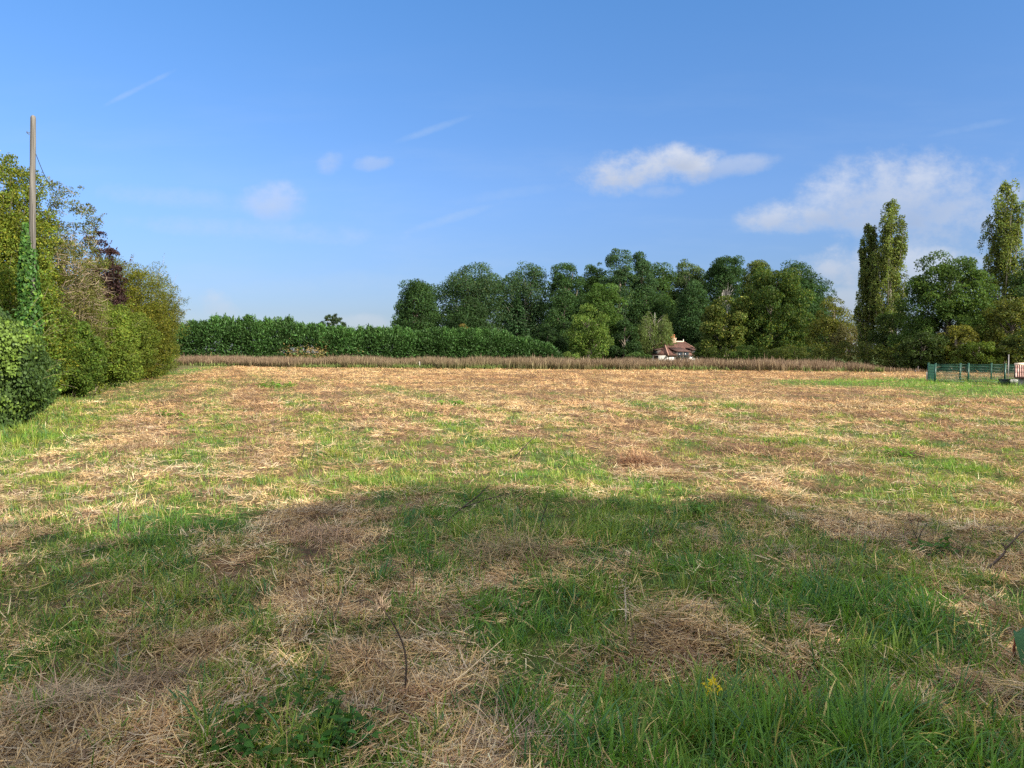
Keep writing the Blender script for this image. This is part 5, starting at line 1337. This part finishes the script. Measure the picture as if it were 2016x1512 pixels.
def cloud(px, py, rx, ry, rot=0.0, k=1.0, amp=2.1, flatb=0.0):
    """one cumulus: an ellipse of directions torn by noise; returns density 0..1 and the height inside the cloud"""
    u0, v0 = (px - 1008) / F, (692 - py) / F
    c, s = math.cos(rot), math.sin(rot)
    du = math_('SUBTRACT', U_, u0); dv = math_('SUBTRACT', V_, v0)
    a = math_('DIVIDE', math_('ADD', math_('MULTIPLY', du, c), math_('MULTIPLY', dv, s)), rx / F)
    b = math_('DIVIDE', math_('SUBTRACT', math_('MULTIPLY', dv, c), math_('MULTIPLY', du, s)), ry / F)
    r2 = math_('ADD', math_('MULTIPLY', a, a), math_('MULTIPLY', b, b))
    nn = math_('MULTIPLY', math_('SUBTRACT', math_('ADD', math_('MULTIPLY', n_big, 0.62), math_('MULTIPLY', n_fine, 0.38)), 0.5), amp * 2.4)
    d = math_('ADD', math_('SUBTRACT', 1.0, r2), nn)
    m = node("ShaderNodeMapRange", interpolation_type='SMOOTHSTEP'); m.inputs[1].default_value = -0.25; m.inputs[2].default_value = 1.25; m.inputs[4].default_value = k * 0.95
    L.new(d, m.inputs[0])
    # fade to nothing outside the ellipse
    q = node("ShaderNodeMapRange", interpolation_type='SMOOTHSTEP'); q.inputs[1].default_value = 2.6; q.inputs[2].default_value = 0.6; L.new(r2, q.inputs[0])
    return math_('MULTIPLY', m.outputs[0], q.outputs[0]), b
CL = [(1270, 338, 140, 50, 0.10, 0.9), (1330, 312, 45, 30, 0, 0.8), (1440, 332, 100, 22, 0.12, 0.42), (1290, 378, 60, 18, 0, 0.3),
      (1570, 430, 120, 42, 0.05, 0.72), (1740, 385, 240, 80, 0.22, 0.66), (1890, 410, 190, 90, 0, 0.6), (1650, 525, 110, 50, 0, 0.72), (1830, 540, 150, 65, 0, 0.66), (1620, 400, 120, 40, 0.3, 0.5), (1660, 590, 70, 40, 0, 0.5),
      (540, 402, 72, 40, 0, 0.46), (652, 327, 32, 22, 0.3, 0.38), (738, 327, 48, 16, 0.1, 0.30), (432, 600, 45, 32, -0.4, 0.42), (720, 635, 60, 18, 0, 0.35), (2300, 420, 260, 120, 0.1, 0.7), (-250, 520, 220, 70, 0, 0.5)]
tot = None; hgt = None
for c_ in CL:
    d, b = cloud(*c_)
    hb = math_('MULTIPLY', d, b)
    if tot is None: tot, hgt = d, hb
    else:
        tot = math_('MAXIMUM', tot, d); hgt = math_('ADD', hgt, hb)
# wisps of cirrus
def streak(px, py, rx, ry, rot, k):
    u0, v0 = (px - 1008) / F, (692 - py) / F
    c, s = math.cos(rot), math.sin(rot)
    du = math_('SUBTRACT', U_, u0); dv = math_('SUBTRACT', V_, v0)
    a = math_('DIVIDE', math_('ADD', math_('MULTIPLY', du, c), math_('MULTIPLY', dv, s)), rx / F)
    b = math_('DIVIDE', math_('SUBTRACT', math_('MULTIPLY', dv, c), math_('MULTIPLY', du, s)), ry / F)
    r2 = math_('ADD', math_('MULTIPLY', a, a), math_('MULTIPLY', b, b))
    r2 = math_('ADD', r2, math_('MULTIPLY', math_('SUBTRACT', n_fine, 0.5), 2.2))
    m = node("ShaderNodeMapRange", interpolation_type='SMOOTHSTEP'); m.inputs[1].default_value = 1.1; m.inputs[2].default_value = -0.9; m.inputs[4].default_value = k * 1.35
    L.new(r2, m.inputs[0]); return m.outputs[0]
cir = None
for s_ in [(290, 180, 90, 7, 0.45, 0.28), (850, 262, 95, 9, 0.33, 0.24), (890, 432, 120, 12, 0.3, 0.26), (1900, 258, 110, 10, 0.2, 0.16), (380, 395, 260, 26, -0.1, 0.3), (520, 455, 340, 26, -0.06, 0.32), (1000, 385, 160, 14, 0.15, 0.12), (700, 560, 420, 30, 0, 0.16)]:
    d = streak(*s_)
    cir = d if cir is None else math_('MAXIMUM', cir, d)
veil = node("ShaderNodeMapRange", interpolation_type='SMOOTHSTEP'); veil.inputs[1].default_value = 0.42; veil.inputs[2].default_value = 0.75; veil.inputs[4].default_value = 0.14; L.new(n_st, veil.inputs[0])
vlow = node("ShaderNodeMapRange"); vlow.inputs[1].default_value = 0.42; vlow.inputs[2].default_value = 0.1; L.new(V_, vlow.inputs[0])
cir = math_('MAXIMUM', cir, math_('MULTIPLY', veil.outputs[0], vlow.outputs[0]))
front = math_('GREATER_THAN', sp.outputs[1], 0.05)
up = math_('GREATER_THAN', sp.outputs[2], -0.02)
tot = math_('MULTIPLY', math_('MULTIPLY', tot, front), up); cir = math_('MULTIPLY', math_('MULTIPLY', cir, front), up)
hs = node("ShaderNodeVectorMath", operation='MULTIPLY')
cr = node("ShaderNodeValToRGB"); e = cr.color_ramp.elements
e[0].position = 0.05; e[0].color = (0.33, 0.375, 0.54, 1); e[1].position = 0.45; e[1].color = (0.45, 0.74, 1.0, 1)
k_ = cr.color_ramp.elements.new(0.2); k_.color = (0.46, 0.575, 0.79, 1)
L.new(sp.outputs[2], cr.inputs[0]); L.new(cr.outputs[0], hs.inputs[1])
L.new(sky.outputs[0], hs.inputs[0])
def mixc(a, b, f):
    m = node("ShaderNodeMix", data_type='RGBA')
    L.new(a, m.inputs[6])
    if isinstance(b, tuple): m.inputs[7].default_value = (*b, 1)
    else: L.new(b, m.inputs[7])
    L.new(f, m.inputs[0]); return m.outputs[2]
lit = node("ShaderNodeMapRange"); lit.inputs[1].default_value = -0.55; lit.inputs[2].default_value = 0.45; L.new(hgt, lit.inputs[0])
ccol = node("ShaderNodeMix", data_type='RGBA'); ccol.inputs[6].default_value = (2.3, 2.55, 3.1, 1); ccol.inputs[7].default_value = (3.6, 3.68, 3.9, 1)  # shading painted into the clouds: greyer undersides, whiter tops
L.new(lit.outputs[0], ccol.inputs[0])
# broken bright cloud added out of view, overhead and behind, to lift the shade
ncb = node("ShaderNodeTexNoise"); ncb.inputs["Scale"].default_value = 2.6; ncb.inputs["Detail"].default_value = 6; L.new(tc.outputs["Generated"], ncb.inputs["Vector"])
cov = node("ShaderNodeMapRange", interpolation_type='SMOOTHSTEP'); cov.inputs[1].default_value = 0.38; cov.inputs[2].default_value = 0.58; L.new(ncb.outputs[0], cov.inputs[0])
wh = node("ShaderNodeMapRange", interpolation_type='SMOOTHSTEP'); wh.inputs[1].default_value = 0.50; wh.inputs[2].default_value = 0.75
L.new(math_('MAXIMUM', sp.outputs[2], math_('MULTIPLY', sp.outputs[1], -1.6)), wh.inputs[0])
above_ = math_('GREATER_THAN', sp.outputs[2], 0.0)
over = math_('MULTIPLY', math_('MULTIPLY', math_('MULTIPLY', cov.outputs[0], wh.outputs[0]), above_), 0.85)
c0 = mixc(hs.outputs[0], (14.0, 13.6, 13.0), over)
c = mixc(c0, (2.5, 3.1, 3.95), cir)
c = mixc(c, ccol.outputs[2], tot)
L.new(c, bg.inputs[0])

sd = bpy.data.lights.new("sun", 'SUN'); sd.energy = 4.8; sd.angle = R(0.53); sd.color = (1.0, 0.93, 0.80)
so = bpy.data.objects.new("sun", sd); COL.objects.link(so)
az, el = R(SUN_AZ), R(SUN_EL)
dirv = Vector((math.sin(az) * math.cos(el), math.cos(az) * math.cos(el), math.sin(el)))
so.rotation_euler = (-dirv).to_track_quat('-Z', 'Y').to_euler(); so.location = dirv * 50

cam = bpy.data.cameras.new("camera"); cam.sensor_width = 36; cam.lens = F / 2016 * 36; cam.clip_end = 5000; cam.clip_start = 0.05
co = bpy.data.objects.new("camera", cam); COL.objects.link(co)
co.location = (0, 0, CAMZ); co.rotation_euler = (math.pi / 2 - PITCH, 0, 0)
sc.camera = co
sc.view_settings.view_transform = 'Standard'; sc.view_settings.look = 'None'; sc.view_settings.exposure = 1.15; sc.view_settings.gamma = 1
sc.view_settings.use_curve_mapping = False
cy = sc.cycles
cy.max_bounces = 5; cy.diffuse_bounces = 3; cy.glossy_bounces = 2; cy.transmission_bounces = 4; cy.transparent_max_bounces = 4
cy.use_denoising = False
cy.sample_clamp_indirect = 6
